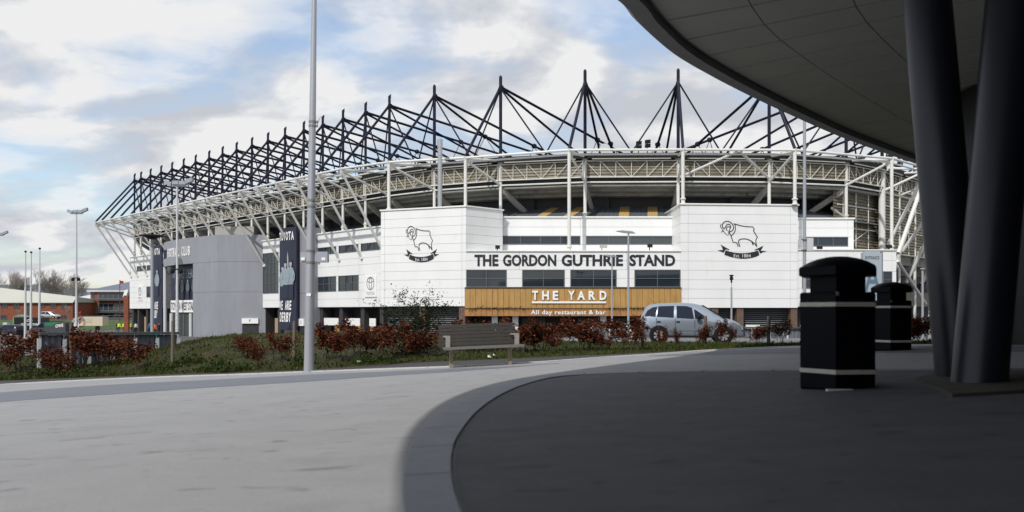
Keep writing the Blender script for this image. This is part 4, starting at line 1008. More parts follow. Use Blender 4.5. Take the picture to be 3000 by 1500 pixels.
# ------------------------------------------------------------------ bench
def make_bench():
    c = gpx(1408, 1073); b = empty('park_bench', c, 'dark slatted bench with pale armrests on the plaza edge', 'bench')
    a = R(14); X = V((math.cos(a), math.sin(a), .03)); F = V((math.sin(a), -math.cos(a), 0)); U = V((0, 0, 1))
    q = lambda x, f, z: c+X*x+F*f+U*z
    hw = .86
    for k in range(6):
        z = .47+k*.077; f = -.24-.028*k; mb = MB(); mb.obox(q(-hw, f, z), X*2*hw, F*.035-U*.004, U*.064-F*.024); mb.build('back_board', M['bench'], b)
    for k in range(5):
        mb = MB(); mb.obox(q(-hw, -.20+k*.095, .435-.004*k), X*2*hw, F*.085, U*.035); mb.build('seat_board', M['bench'] if k < 4 else M['alu'], b)
    mb = MB(); mb.obox(q(-hw-.0, .275, .40), X*2*hw+X*.05, F*.02, U*.055); mb.build('seat_edge', M['alu'], b)
    for s in (-1, 1):
        x = s*hw*.88
        mb = MB(); mb.obox(q(x-.045, .20, .44), X*.09, F*.05, U*.26); mb.obox(q(x-.03, -.26, .655), X*.05, F*.46, U*.03); mb.build('armrest', mat('bench_arm', (.30, .28, .26), .5), b)
        xl = s*.65
        mb = MB(); mb.obox(q(xl-.035, -.02, -.03), X*.07, F*.10, U*.46); mb.obox(q(xl-.03, -.25, .36), X*.06, F*.5, U*.05); mb.build('leg', M['benchleg'], b); mb = MB(); mb.obox(q(xl-.03, -.34, .36), X*.06, F*.05, U*.54-F*.16); mb.build('back_support', M['bench'], b)
make_bench()

# ------------------------------------------------------------------ lamp posts, poles
def big_post():
    b = gpx(905, 1090); e = empty('lamp_post', b, 'thick grey lamp post in the left foreground with a clamped box', 'lamp post')
    T = b+V((.155, 0, 10.8)); at = lambda z: b.lerp(T, z/10.8); r = lambda z: .122-.0072*z
    mb = MB(); zs = [0, 2, 4.6, 4.62, 10.8]
    for a, c in zip(zs, zs[1:]): mb.tube(at(a), at(c), r(a), r(c), 24)
    mb.lathe(b, [(.16, -.02), (.16, .012), (.125, .02)], 20); mb.build('post', M['galv'], e, True)
    zpy = lambda py: (HY-py)/FPX*b.y+EYE-b.z
    for py in (360, 372, 590, 608, 738, 772):
        z = zpy(py); mb = MB(); mb.tube(at(z), at(z+.05), r(z)+.012, r(z)+.012, 20); mb.box(at(z).x+r(z)-.01, at(z).x+r(z)+.05, b.y-.03, b.y+.03, at(z).z, at(z).z+.05); mb.build('clamp', M['alu'], e)
    z = zpy(768); p = at(z); mb = MB(); mb.box(p.x+.09, p.x+.41, b.y-.02, b.y+.14, p.z, p.z+.25); mb.build('cabinet', M['polegrey'], e)
    mb = MB(); mb.box(p.x-.24, p.x-.09, b.y-.0, b.y+.14, p.z, p.z+.24); mb.build('cabinet', M['polegrey'], e)
    for xx in (p.x+.27, p.x-.22): MB().box(xx, xx+.09, b.y-.03, b.y-.005, p.z+.04, p.z+.11).build('sticker', M['whitep'], e)
    z = zpy(868); p = at(z); mb = MB()
    for k in range(7):
        pass
    mb.box(p.x-.05, p.x+.05, b.y-r(z)-.012, b.y-r(z)-.002, p.z, p.z+.07); mb.build('sticker', M['whitep'], e)
    mb = MB(); z = zpy(372); p = at(z); mb.tube(p+V((.08, 0, 0)), p+V((.2, 0, .25)), .008, .004, 5); mb.build('aerial', M['blackpl'], e)
big_post()
def flood_pole(px, Y, pytop, pyb, r0, r1, label, extras=True, group='tall floodlight poles'):
    t = px_at(px, Y, pytop); zb = base(t.x, Y); b = V((t.x, Y, zb)); e = empty('floodlight_pole', b, label, 'floodlight pole', group)
    mb = MB(); mb.tube(b, b.lerp(t, .28), r0, r0*.92, 12); mb.tube(b.lerp(t, .28), t, r0*.72, r1, 12)
    if extras:
        for k in range(8): q = b.lerp(t, .03+k*.03); mb.tube(q, q+V((0, 0, .08)), r0*1.12, r0*1.12, 8)
    mb.build('pole', M['palegrey'], e, True)
    MB().box(t.x-.9, t.x+.9, Y-.15, Y+.15, t.z-.05, t.z+.08).build('crossarm', M['palegrey'], e)
    for dx, tl in ((-1.35, .5), (-.45, 0), (.25, 0), (1.0, -.5)):
        mb = MB(); mb.obox(t+V((dx, -.3, .08+abs(dx)*.12)), (.75, 0, -tl*.6), (0, .55, 0), (tl*.15, 0, .42)); mb.build('lamp_head', M['polegrey'], e)
    if extras:
        q = b.lerp(t, .46); mb = MB()
        for dx in (-.45, .45): mb.lathe(q+V((dx, -.2, -.3)), [(.08, 0), (.22, .1), (.25, .3), (.2, .5), (.08, .55)], 8)
        mb.tube(q+V((-.4, -.1, .2)), q+V((.4, -.1, .2)), .07); mb.build('camera_dome', M['blackpl'], e)
flood_pole(224, 122, 626, 966, .21, .10, 'white floodlight pole left of the stadium against the sky'); flood_pole(519, 86, 545, 970, .185, .10, 'white floodlight pole in front of the grey entrance block')
flood_pole(-4, 150, 690, 966, .22, .11, 'floodlight pole cut by the left edge of the picture', False)
for k, (px, pyt) in enumerate(((75, 740), (91.5, 742), (116.5, 731))):
    Y = 101; t = px_at(px, Y, pyt); b = V((t.x-.05, Y, base(t.x, Y))); e = empty('flagpole', b, ('left', 'middle', 'right')[k]+' one of three bare white flagpoles', 'flagpole', 'white flagpoles')
    mb = MB(); mb.tube(b, b.lerp(t, .6), .16, .12, 10); mb.tube(b.lerp(t, .6), t, .09, .06, 10); mb.build('pole', M['palegrey'], e, True)
    MB().lathe(t, [(.05, 0), (.14, .05), (.14, .2), (.04, .26)], 8).build('finial', M['blackpl'], e)
t = px_at(446, 112, 696); b = V((t.x, 112, base(t.x, 112))); e = empty('lamp_post', b, 'grey post with a flat dark disc head in front of the left banner', 'lamp post')
MB().tube(b, t, .26, .22, 12).build('post', M['polegrey'], e, True); MB().lathe(t, [(.3, -.25), (1.0, .05), (1.75, .2), (1.6, .34), (.3, .42)], 18).build('lamp_head', M['blackpl'], e, True)
def street_lamp(px, Y, pyt, r, label, s=1.):
    t = px_at(px, Y, pyt); b = V((t.x, Y, base(t.x, Y))); e = empty('street_lamp', b, label, 'street lamp', 'street lamps before the stadium front')
    MB().tube(b, t, r*1.15, r*.9, 10).build('pole', M['polegrey'], e, True)
    mb = MB(); mb.prism([t+V((-.95*s, -.1, .12)), t+V((-.5*s, -.12, .16)), t+V((.28*s, -.12, .10)), t+V((.55*s, -.1, -.04)), t+V((.2*s, -.1, -.03)), t+V((-.35*s, -.1, .0))], (0, .3, 0)); mb.build('lamp_head', M['polegrey'], e)
street_lamp(1841, 55, 682, .075, 'taller grey street lamp with flat head before the STAND lettering', .9); street_lamp(1793, 62, 752, .06, 'shorter grey street lamp between the taller lamp and the gold boards', .8)
t = px_at(2143, 52, 842); b = V((t.x, 52, base(t.x, 52))); e = empty('camera_pole', b, 'slim grey camera pole right of the silver car', 'camera pole')
MB().tube(b, t, .065, .06, 10).build('pole', M['polegrey'], e, True); MB().tube(t, t+V((0, 0, .45)), .02, .02, 6).build('spigot', M['polegrey'], e)
mb = MB(); mb.lathe(t+V((0, 0, .3)), [(.04, 0), (.06, .05), (.05, .16), (.11, .2), (.13, .32), (.09, .4), (.09, .44), (.15, .46), (.15, .52), (.03, .54)], 10); mb.build('camera_head', M['blackpl'], e, True)
t = px_at(2357, 44, 330); b = V((t.x, 44, base(t.x, 44))); e = empty('lamp_post', b, 'tall slim grey post behind the near bin with a small sign box', 'lamp post')
MB().tube(b, V((t.x, 44, 14.5)), .095, .08, 12).build('post', M['polegrey'], e, True); q = px_at(2368, 43.9, 735); MB().box(q.x-.1, q.x+.25, 43.8, 43.98, q.z, q.z+.72).build('sign_box', M['palegrey'], e)
for zz_ in (.03, .62): MB().box(q.x-.32, q.x+.2, 43.85, 44.12, q.z+zz_, q.z+zz_+.06).build('clamp', M['alu'], e)
t = px_at(2703, 46, 790); b = V((t.x, 46, base(t.x, 46))); e = empty('pole', b, 'thin grey pole beside the canopy column on the far pavement', 'pole'); MB().tube(b, t, .07, .06, 10).build('post', M['polegrey'], e, True); MB().lathe(t, [(.07, 0), (.14, .02), (.14, .07), (.05, .1)], 10).build('pole_cap', M['polegrey'], e)
# totem sign
a = px_at(2527, 48, 736); b = px_at(2584, 48, 736); zb = base(a.x, 48); e = empty('totem_sign', ((a.x+b.x)/2, 48, zb), 'pale blue entrance totem sign behind the two bins', 'sign')
mb = MB(); mb.box(a.x, b.x-.06, 47.9, 48.25, zb, a.z-.1); mb.obox((a.x+.1, 47.9, a.z-.1), (b.x-a.x-.26, 0, 0), (0, .35, 0), (0, 0, .1)); mb.build('sign_face', M['totem'], e)
MB().box(b.x-.058, b.x+.02, 47.92, 48.23, zb, a.z-.03).build('sign_edge', mat('mid_grey_edge', (.16, .17, .20), .5), e)
mb = MB(); wd = b.x-a.x; text_on(mb, 'ENTRANCE', (a.x+.1*wd, 47.895, a.z-.50), (1, 0, 0), V((0, 0, 1)), .72*wd, .2, (0, -1, 0), .0, thick=.01)
mb.build('lettering', mat('dark_mark', (.06, .065, .075), .5), e)
mb = MB(); text_on(mb, 'A', (a.x+.06*wd, 47.895, a.z-2.45), (1, 0, 0), V((0, 0, 1)), .82*wd, 1.65, (0, -1, 0), .01, thick=.01); mb.build('lettering', M['totemA'], e)

# ------------------------------------------------------------------ barriers and fence
def barrier(name, pts, h, spacing, label, posts_w=.14, flip=False):
    e = empty(name, (pts[0].x, pts[0].y, pts[0].z), label, 'barrier')
    a, b = pts; L_ = (b-a).length; d = (b-a)/L_; n_ = max(1, int(L_/spacing)); nn_ = V((d.y, -d.x, 0))
    for i in range(n_):
        p0, p1 = a+d*(L_*i/n_), a+d*(L_*(i+1)/n_); mb = MB(); K = 16; vs = []
        for k in range(K+1):
            q = p0.lerp(p1, .01+.98*k/K)+nn_*(.03 if k % 4 in (1, 2) else 0); vs += [q, q+V((0, 0, h-.06))]
        mb.add(vs, [(2*k, 2*k+2, 2*k+3, 2*k+1) for k in range(K)]); mb.build('barrier_sheet', M['barrier'], e)
    for i in range(n_+1):
        p0 = a+d*(L_*i/n_); mb = MB(); mb.obox(p0-d*posts_w/2+nn_*.045-V((0, 0, .1)), d*posts_w, nn_*.08, (0, 0, h-.06)); mb.build('post', M['palegrey'], e)
    mb = MB(); mb.obox(a-nn_*.05+V((0, 0, h-.05)), b-a, nn_*.22, (0, 0, .09)); mb.build('rail', mat('dark_rail', (.06, .065, .07), .5), e)
    return e
pA, pB = px_at(113, 25.5, 1062), px_at(520, 28.5, 1050); pA.z, pB.z = -.52, -.58
barrier('barrier', (pA, pB), 1.02, .66, 'grey sheet barrier with white posts at the left end of the bank', .11)
pA, pB = px_at(2150, 47, 990), px_at(2720, 47, 990); barrier('barrier', (pA, pB), .62, 1.0, 'low grey barrier with white posts across the road right of the car', .10)
pA, pB = px_at(1735, 47, 990), px_at(1835, 47, 990); barrier('barrier', (pA, pB), .85, .9, 'short grey barrier with white posts before the white parasol tables', .06)
# white covered furniture by the restaurant
p = px_at(1752, 58, 968); e = empty('outdoor_sofa', (p.x, 58, base(p.x, 58)), 'white outdoor seats under the gold boards left of the car', 'seat'); zb = base(p.x, 58)
for k, (dx, w, h) in enumerate(((-.7, 1.6, .9), (1.0, .6, 1.05), (1.7, .9, .85))): 
    mb = MB(); mb.box(p.x+dx, p.x+dx+w, 57.6, 58.4, zb, zb+h*.75); mb.lathe((p.x+dx+w/2, 58, zb+h*.74), [(w*.45, 0), (w*.40, .15), (w*.25, .26)], 12); mb.build('cushion', M['whitep'], e)
for (x0, x1, lab) in ((2186, 2226, 'white board on the ground left of the right hand shrubs'), (2346, 2352, 'narrow white board beside the brick pier behind the near bin')):
    a, b = px_at(x0, 47.3), px_at(x1, 47.3); mb = MB(); mb.box(a.x, b.x, 47.3, 47.4, px_at(x0, 47.3, 966)[2], px_at(x0, 47.3, 952)[2]); meta(mb.build('site_board', M['whitep']), lab, 'board')

# ------------------------------------------------------------------ vehicles
def make_car(loc, rz, label, paint, s=1., group=None):
    o = empty('parked_car', (0, 0, 0), label, 'car', group)
    S = [(-2.15, .70, .95, .97, .62), (-2.10, .80, 1.07, 1.12, .66), (-1.95, .85, 1.08, 1.45, .63), (-1.75, .865, 1.08, 1.60, .63), (-1.4, .87, 1.07, 1.655, .64), (-.5, .87, 1.03, 1.68, .65), (.1, .87, .99, 1.65, .65), (.55, .87, .96, 1.55, .63),
         (.95, .865, .945, 1.30, .65), (1.35, .85, .93, 1.03, .72), (1.75, .82, .86, .93, .70), (2.0, .74, .72, .80, .62), (2.12, .64, .55, .62, .52), (2.16, .55, .45, .5, .42)]
    mb = MB(); rows_ = []
    for x, hw, bl, rf, hr in S:
        half = [(0, .24), (hw*.88, .24), (hw*.97, .34), (hw, .55), (hw*.995, min(.78, bl-.08)), (hw*.965, bl), (hr*1.02, rf-.07), (hr*.86, rf), (0, rf+.025)]
        rows_.append([(x, y, z) for y, z in half]+[(x, -y, z) for y, z in half[-2:0:-1]])
    n = len(rows_[0]); mb.v = [p for r_ in rows_ for p in r_]
    for i in range(len(S)-1):
        for j in range(n): mb.f.append((i*n+j, i*n+(j+1) % n, (i+1)*n+(j+1) % n, (i+1)*n+j)); mb.mi.append(0)
    mb.f += [tuple(range(n)), tuple(range((len(S)-1)*n, len(S)*n))[::-1]]; mb.mi += [0, 0]
    body = mb.build('body', paint, o, True)
    def gy(x, z):
        X_ = [q[0] for q in S]; hw = np.interp(x, X_, [q[1] for q in S]); bl = np.interp(x, X_, [q[2] for q in S]); rf = np.interp(x, X_, [q[3] for q in S]); hr = np.interp(x, X_, [q[4] for q in S])
        k = (z-bl)/max(.05, rf-.07-bl); return (hw*.965)*(1-k)+hr*1.02*k+.008
    for sd in (-1, 1):
        for poly in ([(-1.97, 1.12), (-1.84, 1.36), (-1.62, 1.50), (-1.42, 1.53), (-1.50, 1.10)], [(-1.44, 1.10), (-1.38, 1.545), (-.72, 1.565), (-.74, 1.06)], [(-.62, 1.05), (-.62, 1.565), (-.2, 1.55), (.02, 1.48), (.10, 1.02), (.06, 1.01)], [(.14, 1.02), (.10, 1.42), (.22, 1.36), (.50, 1.16), (.66, .985)]):
            q = [(x, sd*gy(x, z), z) for x, z in poly]; c = sum((V(p) for p in q), V((0, 0, 0)))/len(q)
            MB().prism(q, (0, sd*.006, 0)).build('side_window', M['carglass'], o)
        for x in (-1.35, -.55): MB().box(x-.08, x+.06, sd*.868-.012, sd*.868+.012, .855, .915).build('door_handle', M['blackpl'], o)
        mb = MB(); mb.lathe((.30, sd*1.0, 1.0), [(.05, 0), (.11, .03), (.12, .1), (.09, .17), (.03, .18)], 8); mb.box(.26, .34, min(sd*.84, sd*1.0), max(sd*.84, sd*1.0), 1.03, 1.07); mb.build('wing_mirror', M['blackpl'], o, True)
        for x_, zt_ in ((-1.46, 1.05), (-.68, 1.03), (.13, .99)): MB().box(x_-.007, x_+.007, sd*.869-.006, sd*.869+.006, .36, zt_).build('door_seam', M['blackpl'], o)
        MB().box(-1.7, .9, sd*.845-.02, sd*.845+.02, .22, .30).build('sill', M['blackpl'], o)
        MB().box(-1.6, 1.0, sd*.872-.008, sd*.872+.008, .50, .57).build('rub_strip', mat('dark_paint_strip', (.12, .14, .17), .5), o)
        for x in (-1.36, 1.30):
            mb = MB(); mb.tube((x, sd*.80, .33), (x, sd*.882, .33), .40, .40, 24); mb.build('wheel_arch', M['blackpl'], o)
            mb = MB(); mb.tube((x, sd*.70, .315), (x, sd*.895, .315), .315, .315, 28); w = mb.build('wheel', M['tyre'], o, True)
            mb = MB(); mb.tube((x, sd*.895, .315), (x, sd*.902, .315), .225, .225, 24)
            w2 = mb.build('wheel_disc', M['blackpl'], w); mb = MB()
            for k in range(7):
                t = k*2*math.pi/7; u = V((math.cos(t), 0, math.sin(t))); vv = V((-math.sin(t), 0, math.cos(t))); c = V((x, sd*.902, .315))
                mb.prism([c+u*.03-vv*.035, c+u*.215-vv*.05, c+u*.215+vv*.05, c+u*.03+vv*.035], (0, sd*.012, 0))
            mb.tube((x, sd*.902, .315), (x, sd*.918, .315), .06, .05, 12); mb.build('spokes', M['rimm'], w)
        MB().prism([(1.78, sd*.66, .60), (2.10, sd*.50, .52), (2.06, sd*.56, .66), (1.86, sd*.70, .78)], (.02, sd*.075, .035)).build('headlight', M['lamp'], o)
        MB().prism([(-2.12, sd*.70, .80), (-1.98, sd*.86, .80), (-1.96, sd*.83, 1.06), (-2.10, sd*.70, 1.06)], (-.02, sd*.012, 0)).build('tail_light', M['red'], o)
    q = [(.50, .555, 1.60), (.95, .60, 1.345), (1.34, .66, 1.075)]; mb = MB()
    vs = []
    for x, y, z in q: vs += [(x, -y, z-.018), (x, 0, z+.012), (x, y, z-.018)]
    mb.add(vs, [(0, 3, 4, 1), (1, 4, 5, 2), (3, 6, 7, 4), (4, 7, 8, 5)]); mb.build('windscreen', M['carglass'], o)
    mb = MB(); mb.prism([(1.33, -.70, 1.065), (1.42, -.66, 1.045), (1.42, .66, 1.045), (1.33, .70, 1.065)], (0, 0, .02)); mb.build('wiper_cowl', M['blackpl'], o)
    for sd in (-1, 1): MB().tube((.45, sd*.60, 1.585), (1.36, sd*.715, 1.05), .022, .022, 6).build('screen_pillar', M['blackpl'], o)
    MB().prism([(1.95, -.72, .26), (2.2, -.5, .26), (2.2, .5, .26), (1.95, .72, .26)], (0, 0, .22)).build('bumper', M['blackpl'], o)
    MB().tube((-1.5, .2, 1.68), (-1.78, .2, 1.92), .008, .004, 5).build('aerial', M['blackpl'], o)
    o.location = loc; o.rotation_euler = (0, 0, rz); o.scale = (s, s, s); return o
p = px_at(2020, 33.9); car = make_car((p.x+.05, 33.9, base(p.x, 33.9)+.02), R(-10), 'silver blue people carrier parked behind the shrubs before the stadium', M['silver'])
p = px_at(147.5, 178, 934); sc_ = make_car((p.x, 178, p.z), R(-6), 'small bright silver car far off before the long brick building', M['silver2'], 1.0, 'cars in the distance')
p = px_at(22, 112); make_car((p.x, 112, base(p.x, 112)), R(170), 'dark car in the car park at the left edge', M['darkcar'], 1.05, 'cars in the distance')
# van with lettering
def make_van():
    p = px_at(152, 100); zb = base(p.x, 100); o = empty('van', (p.x, 100, zb+.3), 'dark green and grey van behind the left barrier', 'van')
    q = lambda x, z: V((p.x+x, 99, zb+.3+z))
    prof = [(-2.3, .4), (-2.3, .9), (-2.05, 1.1), (-1.45, 1.25), (-.85, 1.78), (-.4, 1.88), (2.2, 1.9), (2.3, 1.8), (2.3, .4)]
    MB().prism([q(*c) for c in prof], (0, 1.9, 0)).build('body', mat('dark_grey_van_paint', (.05, .055, .06), .4), o)
    MB().prism([q(*c)-V((0, .012, 0)) for c in [(-.35, 1.45), (-.3, 1.87), (1.4, 1.88), (.6, 1.45)]], (0, .01, 0)).build('livery_panel', M['vangreen'], o)
    MB().prism([q(*c)-V((0, .012, 0)) for c in [(-1.35, 1.25), (-.82, 1.72), (-.45, 1.76), (-.45, 1.22)]], (0, .01, 0)).build('side_window', M['carglass'], o)
    MB().prism([q(*c)-V((0, -.1, 0))+V((-.03, 0, .02)) for c in [(-1.45, 1.27), (-.88, 1.77), (-.86, 1.77), (-1.43, 1.27)]], (0, 1.7, 0)).build('windscreen', M['carglass'], o)
    mb = MB(); text_on(mb, 'OWS', q(1.05, 1.2)-V((0, .02, 0)), (.99, 0, .12), V((0, 0, 1)), 1.0, .42, (0, -1, 0), .03, thick=.01); mb.build('lettering', M['whitep'], o)
    for x in (-1.45, 1.5): MB().tube(q(x, .32)-V((0, .03, 0)), q(x, .32)+V((0, .3, 0)), .33, .33, 16).build('wheel', M['tyre'], o)
make_van()
def make_truck():
    Y = 165; p = px_at(217, Y); zb = base(p.x, Y); x1 = px_at(309, Y).x; e = empty('generator_truck', ((p.x+x1)/2, Y, zb), 'white cab truck with a cream box body behind the left shrubs', 'truck')
    x0 = p.x; zt = px_at(240, Y, 928).z
    mb = MB(); mb.box(x0+1.6, x1, Y-1.2, Y+1.2, zb+.9, zt); mb.build('box_body', M['cream'], e)
    mb = MB(); mb.prism([(x0, Y-1.1, zb+.5), (x0, Y-1.1, zb+1.6), (x0+.5, Y-1.1, zt-.3), (x0+1.55, Y-1.1, zt-.1), (x0+1.55, Y-1.1, zb+.5)], (0, 2.2, 0)); mb.build('cab', M['whitep'], e)
    mb = MB()
    for k in range(4): mb.prism([(x0+1.65, Y-1.22, zb+1.2+k*.7), (x0+2.1, Y-1.22, zb+1.55+k*.7), (x0+2.1, Y-1.22, zb+1.9+k*.7), (x0+1.65, Y-1.22, zb+1.55+k*.7)], (0, .01, 0))
    mb.build('warning_stripes', M['flagred'], e)
    MB().box(x0+2.6, x0+3.0, Y-1.24, Y-1.2, zb+1.0, zt-.5).build('door', mat('brown_door', (.3, .24, .17), .6), e); MB().box(x0+3.2, x0+4.4, Y-1.24, Y-1.2, zb+1.6, zt-.4).build('hatch', mat('cream_hatch', (.48, .41, .31), .6), e)
    MB().box(x0+1.8, x1-.2, Y-.8, Y+.8, zt, zt+.16).build('roof_rack', M['frame'], e)
    for x in (x0+.9, x1-1.2): MB().tube((x, Y-1.1, zb+.45), (x, Y-.7, zb+.45), .45, .45, 14).build('wheel', M['tyre'], e)
make_truck()
def make_kiosk():
    Y = 160; a, b = px_at(41, Y), px_at(124, Y); zb = base(a.x, Y); zt = px_at(80, Y, 930).z; e = empty('shop_container', ((a.x+b.x)/2, Y, zb), 'black container kiosk with white lettering behind the flagpoles', 'container')
    mb = MB(); mb.box(a.x, b.x, Y, Y+2.5, zb, zt); mb.build('container_body', M['black'], e)
    n_ = 20
    for k in range(n_): x = a.x+(b.x-a.x)*k/n_; MB().box(x+.03, x+.16, Y-.03, Y, zb+.1, zt-.1).build('container_rib', M['blackpl'], e)
    w = b.x-a.x; mb = MB(); text_on(mb, 'DCFC KIT STORE', (a.x+.25*w, Y-.06, zb+1.0), (1, 0, 0), V((0, 0, 1)), .62*w, .45, (0, -1, 0), .02, .15, thick=.01); mb.build('lettering', M['whitep'], e)
    c = V((a.x+.56*w, Y-.06, zb+1.95)); mb = MB(); f = lambda x, y: c+V((x, 0, y))
    stroke(mb, [(-.6, 0), (-.3, .25), (.2, .22), (.6, .1)], .1, f, (0, -.01, 0)); stroke(mb, [(-.5, -.15), (0, -.05), (.5, -.15)], .1, f, (0, -.01, 0)); mb.build('emblem', M['whitep'], e)
make_kiosk()
a = px_at(29, 175); mb = MB(); zb = base(a.x, 176); mb.box(a.x, a.x+2.8, 176, 178, zb, zb+2.0); mb.prism([(a.x-.1, 175.9, zb+2.0), (a.x+1.4, 175.9, zb+2.5), (a.x+2.9, 175.9, zb+2.0)], (0, 2.2, 0)); meta(mb.build('utility_cabinet', mat('sage_green_paint', (.20, .24, .15), .6)), 'sage green cabinet left of the distant silver car', 'cabinet')
a = px_at(26, 168); zb = base(a.x, 166); mb = MB(); mb.box(a.x, a.x+.9, 166, 167, zb, zb+1.5); mb.box(a.x-.03, a.x+.93, 165.97, 167.03, zb+1.5, zb+1.56); meta(mb.build('utility_cabinet', M['palegrey']), 'small pale grey cabinet left of the black container', 'cabinet')
# green roadside sign by the bank
a, b = px_at(425, 29.5, 977), px_at(472, 29.5, 977); e = empty('road_sign', ((a.x+b.x)/2, 29.5, -.4), 'green road sign at the left foot of the bank', 'sign')
MB().box(a.x, b.x, 29.5, 29.53, a.z-.42, a.z).build('sign_plate', M['green'], e); MB().prism([(a.x, 29.497, a.z), (b.x, 29.497, a.z), (b.x, 29.497, a.z-.42), (b.x-.018, 29.497, a.z-.42), (b.x-.018, 29.497, a.z-.02), (a.x, 29.497, a.z-.02)], (0, -.012, 0)).build('sign_border', M['whitep'], e); mb = MB()
text_on(mb, '29 8C', (a.x+.02, 29.49, a.z-.16), (1, 0, 0), V((0, 0, 1)), .28, .07, (0, -1, 0), 0, thick=.004); mb.build('lettering', M['whitep'], e)
for xx in (a.x+.1, b.x-.12): MB().tube((xx, 29.56, -.6), (xx, 29.56, a.z-.05), .025, .025, 8).build('post', M['polegrey'], e)
# brick pier with a tilted white box lamp, and thin flag
t = px_at(371, 118, 868); b = V((t.x, 118, base(t.x, 118))); e = empty('brick_post', b, 'slim brick coloured post with a tilted white head left of the stadium', 'post'); MB().box(t.x-.35, t.x+.35, 117.8, 118.2, b.z, t.z+.1).build('post', M['brick'], e)
MB().obox(t+V((-.5, -.2, -.1)), (.55, 0, .15), (0, .5, 0), (.3, 0, 1.0)).build('head', M['whitep'], e)
t = px_at(351, 180, 820); b = V((t.x, 180, -.9)); e = empty('flagpole', b, 'thin dark red flagpole with a small red flag before the brick building', 'flagpole'); MB().tube(b, t, .09, .07, 8).build('pole', mat('dark_red_paint', (.12, .02, .03), .5), e, True)
mb = MB(); vs = []; 
for k in range(7): vs += [t+V((k*.14, .08*math.sin(k*1.4), -.15-.02*k)), t+V((k*.14, .08*math.sin(k*1.4+.5), -.85))]
mb.add(vs, [(2*k, 2*k+2, 2*k+3, 2*k+1) for k in range(6)]); mb.build('flag', M['flagred'], e)

# ------------------------------------------------------------------ people
def person_mesh(pose):
    P = {'hip': (0, 0, .95), 'chest': (0, 0, 1.32), 'neck': (0, 0, 1.48), 'head': (0, -.02, 1.62), 'crown': (0, -.01, 1.74), 'sl': (-.19, 0, 1.42), 'sr': (.19, 0, 1.42), 'el': (-.26, .03, 1.12), 'er': (.26, .03, 1.12), 'hl': (-.24, -.10, .88), 'hr': (.24, -.10, .88),
         'll': (-.10, 0, .90), 'lr': (.10, 0, .90), 'kl': (-.11, -.02, .5), 'kr': (.11, .02, .5), 'al': (-.11, .02, .09), 'ar': (.12, .05, .09), 'tl': (-.12, -.13, .04), 'tr': (.14, -.10, .04)}
    Rr = {'hip': .15, 'chest': .17, 'neck': .06, 'head': .10, 'crown': .075, 'sl': .075, 'sr': .075, 'el': .05, 'er': .05, 'hl': .04, 'hr': .04, 'll': .1, 'lr': .1, 'kl': .065, 'kr': .065, 'al': .045, 'ar': .045, 'tl': .04, 'tr': .04}
    if pose == 1: P['er'] = (.27, -.12, 1.2); P['hr'] = (.16, -.32, 1.25)
    if pose == 2: P['kl'] = (-.11, -.16, .5); P['al'] = (-.11, -.1, .09); P['tl'] = (-.12, -.25, .05); P['kr'] = (.11, .1, .5); P['ar'] = (.11, .3, .14); P['tr'] = (.12, .18, .05)
    ks = list(P); E = [('hip', 'chest'), ('chest', 'neck'), ('neck', 'head'), ('head', 'crown'), ('chest', 'sl'), ('chest', 'sr'), ('sl', 'el'), ('el', 'hl'), ('sr', 'er'), ('er', 'hr'), ('hip', 'll'), ('hip', 'lr'), ('ll', 'kl'), ('kl', 'al'), ('al', 'tl'), ('lr', 'kr'), ('kr', 'ar'), ('ar', 'tr')]
    me = bpy.data.meshes.new('p'); me.from_pydata([P[k] for k in ks], [(ks.index(a), ks.index(b)) for a, b in E], [])
    ob = bpy.data.objects.new('p', me); COL.objects.link(ob); md = ob.modifiers.new('s', 'SKIN')
    for k, sv in zip(ks, me.skin_vertices[0].data): sv.radius = (Rr[k], Rr[k]*(.75 if k in ('chest', 'hip') else 1)); sv.use_root = (k == 'hip')
    ob.modifiers.new('u', 'SUBSURF').levels = 1
    dg = bpy.context.evaluated_depsgraph_get(); out = bpy.data.meshes.new_from_object(ob.evaluated_get(dg)); bpy.data.objects.remove(ob); return out
PM = [person_mesh(k) for k in range(3)]
def person(px, Y, top, label, rz, pose):
    x = px_at(px, Y).x; me = PM[pose].copy(); me.materials.clear()
    for m_ in (top, M['clothdark'], M['skin'], M['hair']): me.materials.append(m_)
    for p in me.polygons:
        z = p.center.z; p.material_index = 1 if z < .96 and abs(p.center.x) < .215 else (2 if z > 1.5 or (z < .93) else 0)
        if z > 1.68 or (z > 1.56 and p.center.y > .03): p.material_index = 3
        p.use_smooth = True
    o = bpy.data.objects.new('person', me); COL.objects.link(o); o.location = (x, Y, base(x, Y)); o.rotation_euler = (0, 0, rz); o.scale = (1.02,)*3; meta(o, label, 'person', 'people by the stadium entrance')
for a in ((349, 142, M['hivis'], 'leftmost person in a yellow hi-vis jacket and dark trousers', .3, 0), (362, 142, M['hivis'], 'person in yellow hi-vis standing second from the left', -.4, 1), (376, 140, M['clothdark'], 'person in dark clothes beside the yellow jackets', 2.5, 0), (385, 144, M['hivis'], 'rightmost person in a yellow hi-vis jacket', 1.2, 1),
          (398, 138, M['clothwhite'], 'person in a pale jacket left of the person in blue', .2, 0), (410, 146, M['clothdark'], 'person in dark clothes before the tan door', -1., 2), (438, 130, M['clothblue'], 'person in a blue jacket near the grey post', .5, 2), (453.5, 122, M['clothorange'], 'person in a bright orange jacket before the left banner', 0, 0),
          (466, 126, M['clothdark'], 'person in black between the orange jacket and the entrance', .8, 1), (342, 146, M['clothdark'], 'person in dark clothes left of the yellow jackets', 1.8, 2)): person(*a)

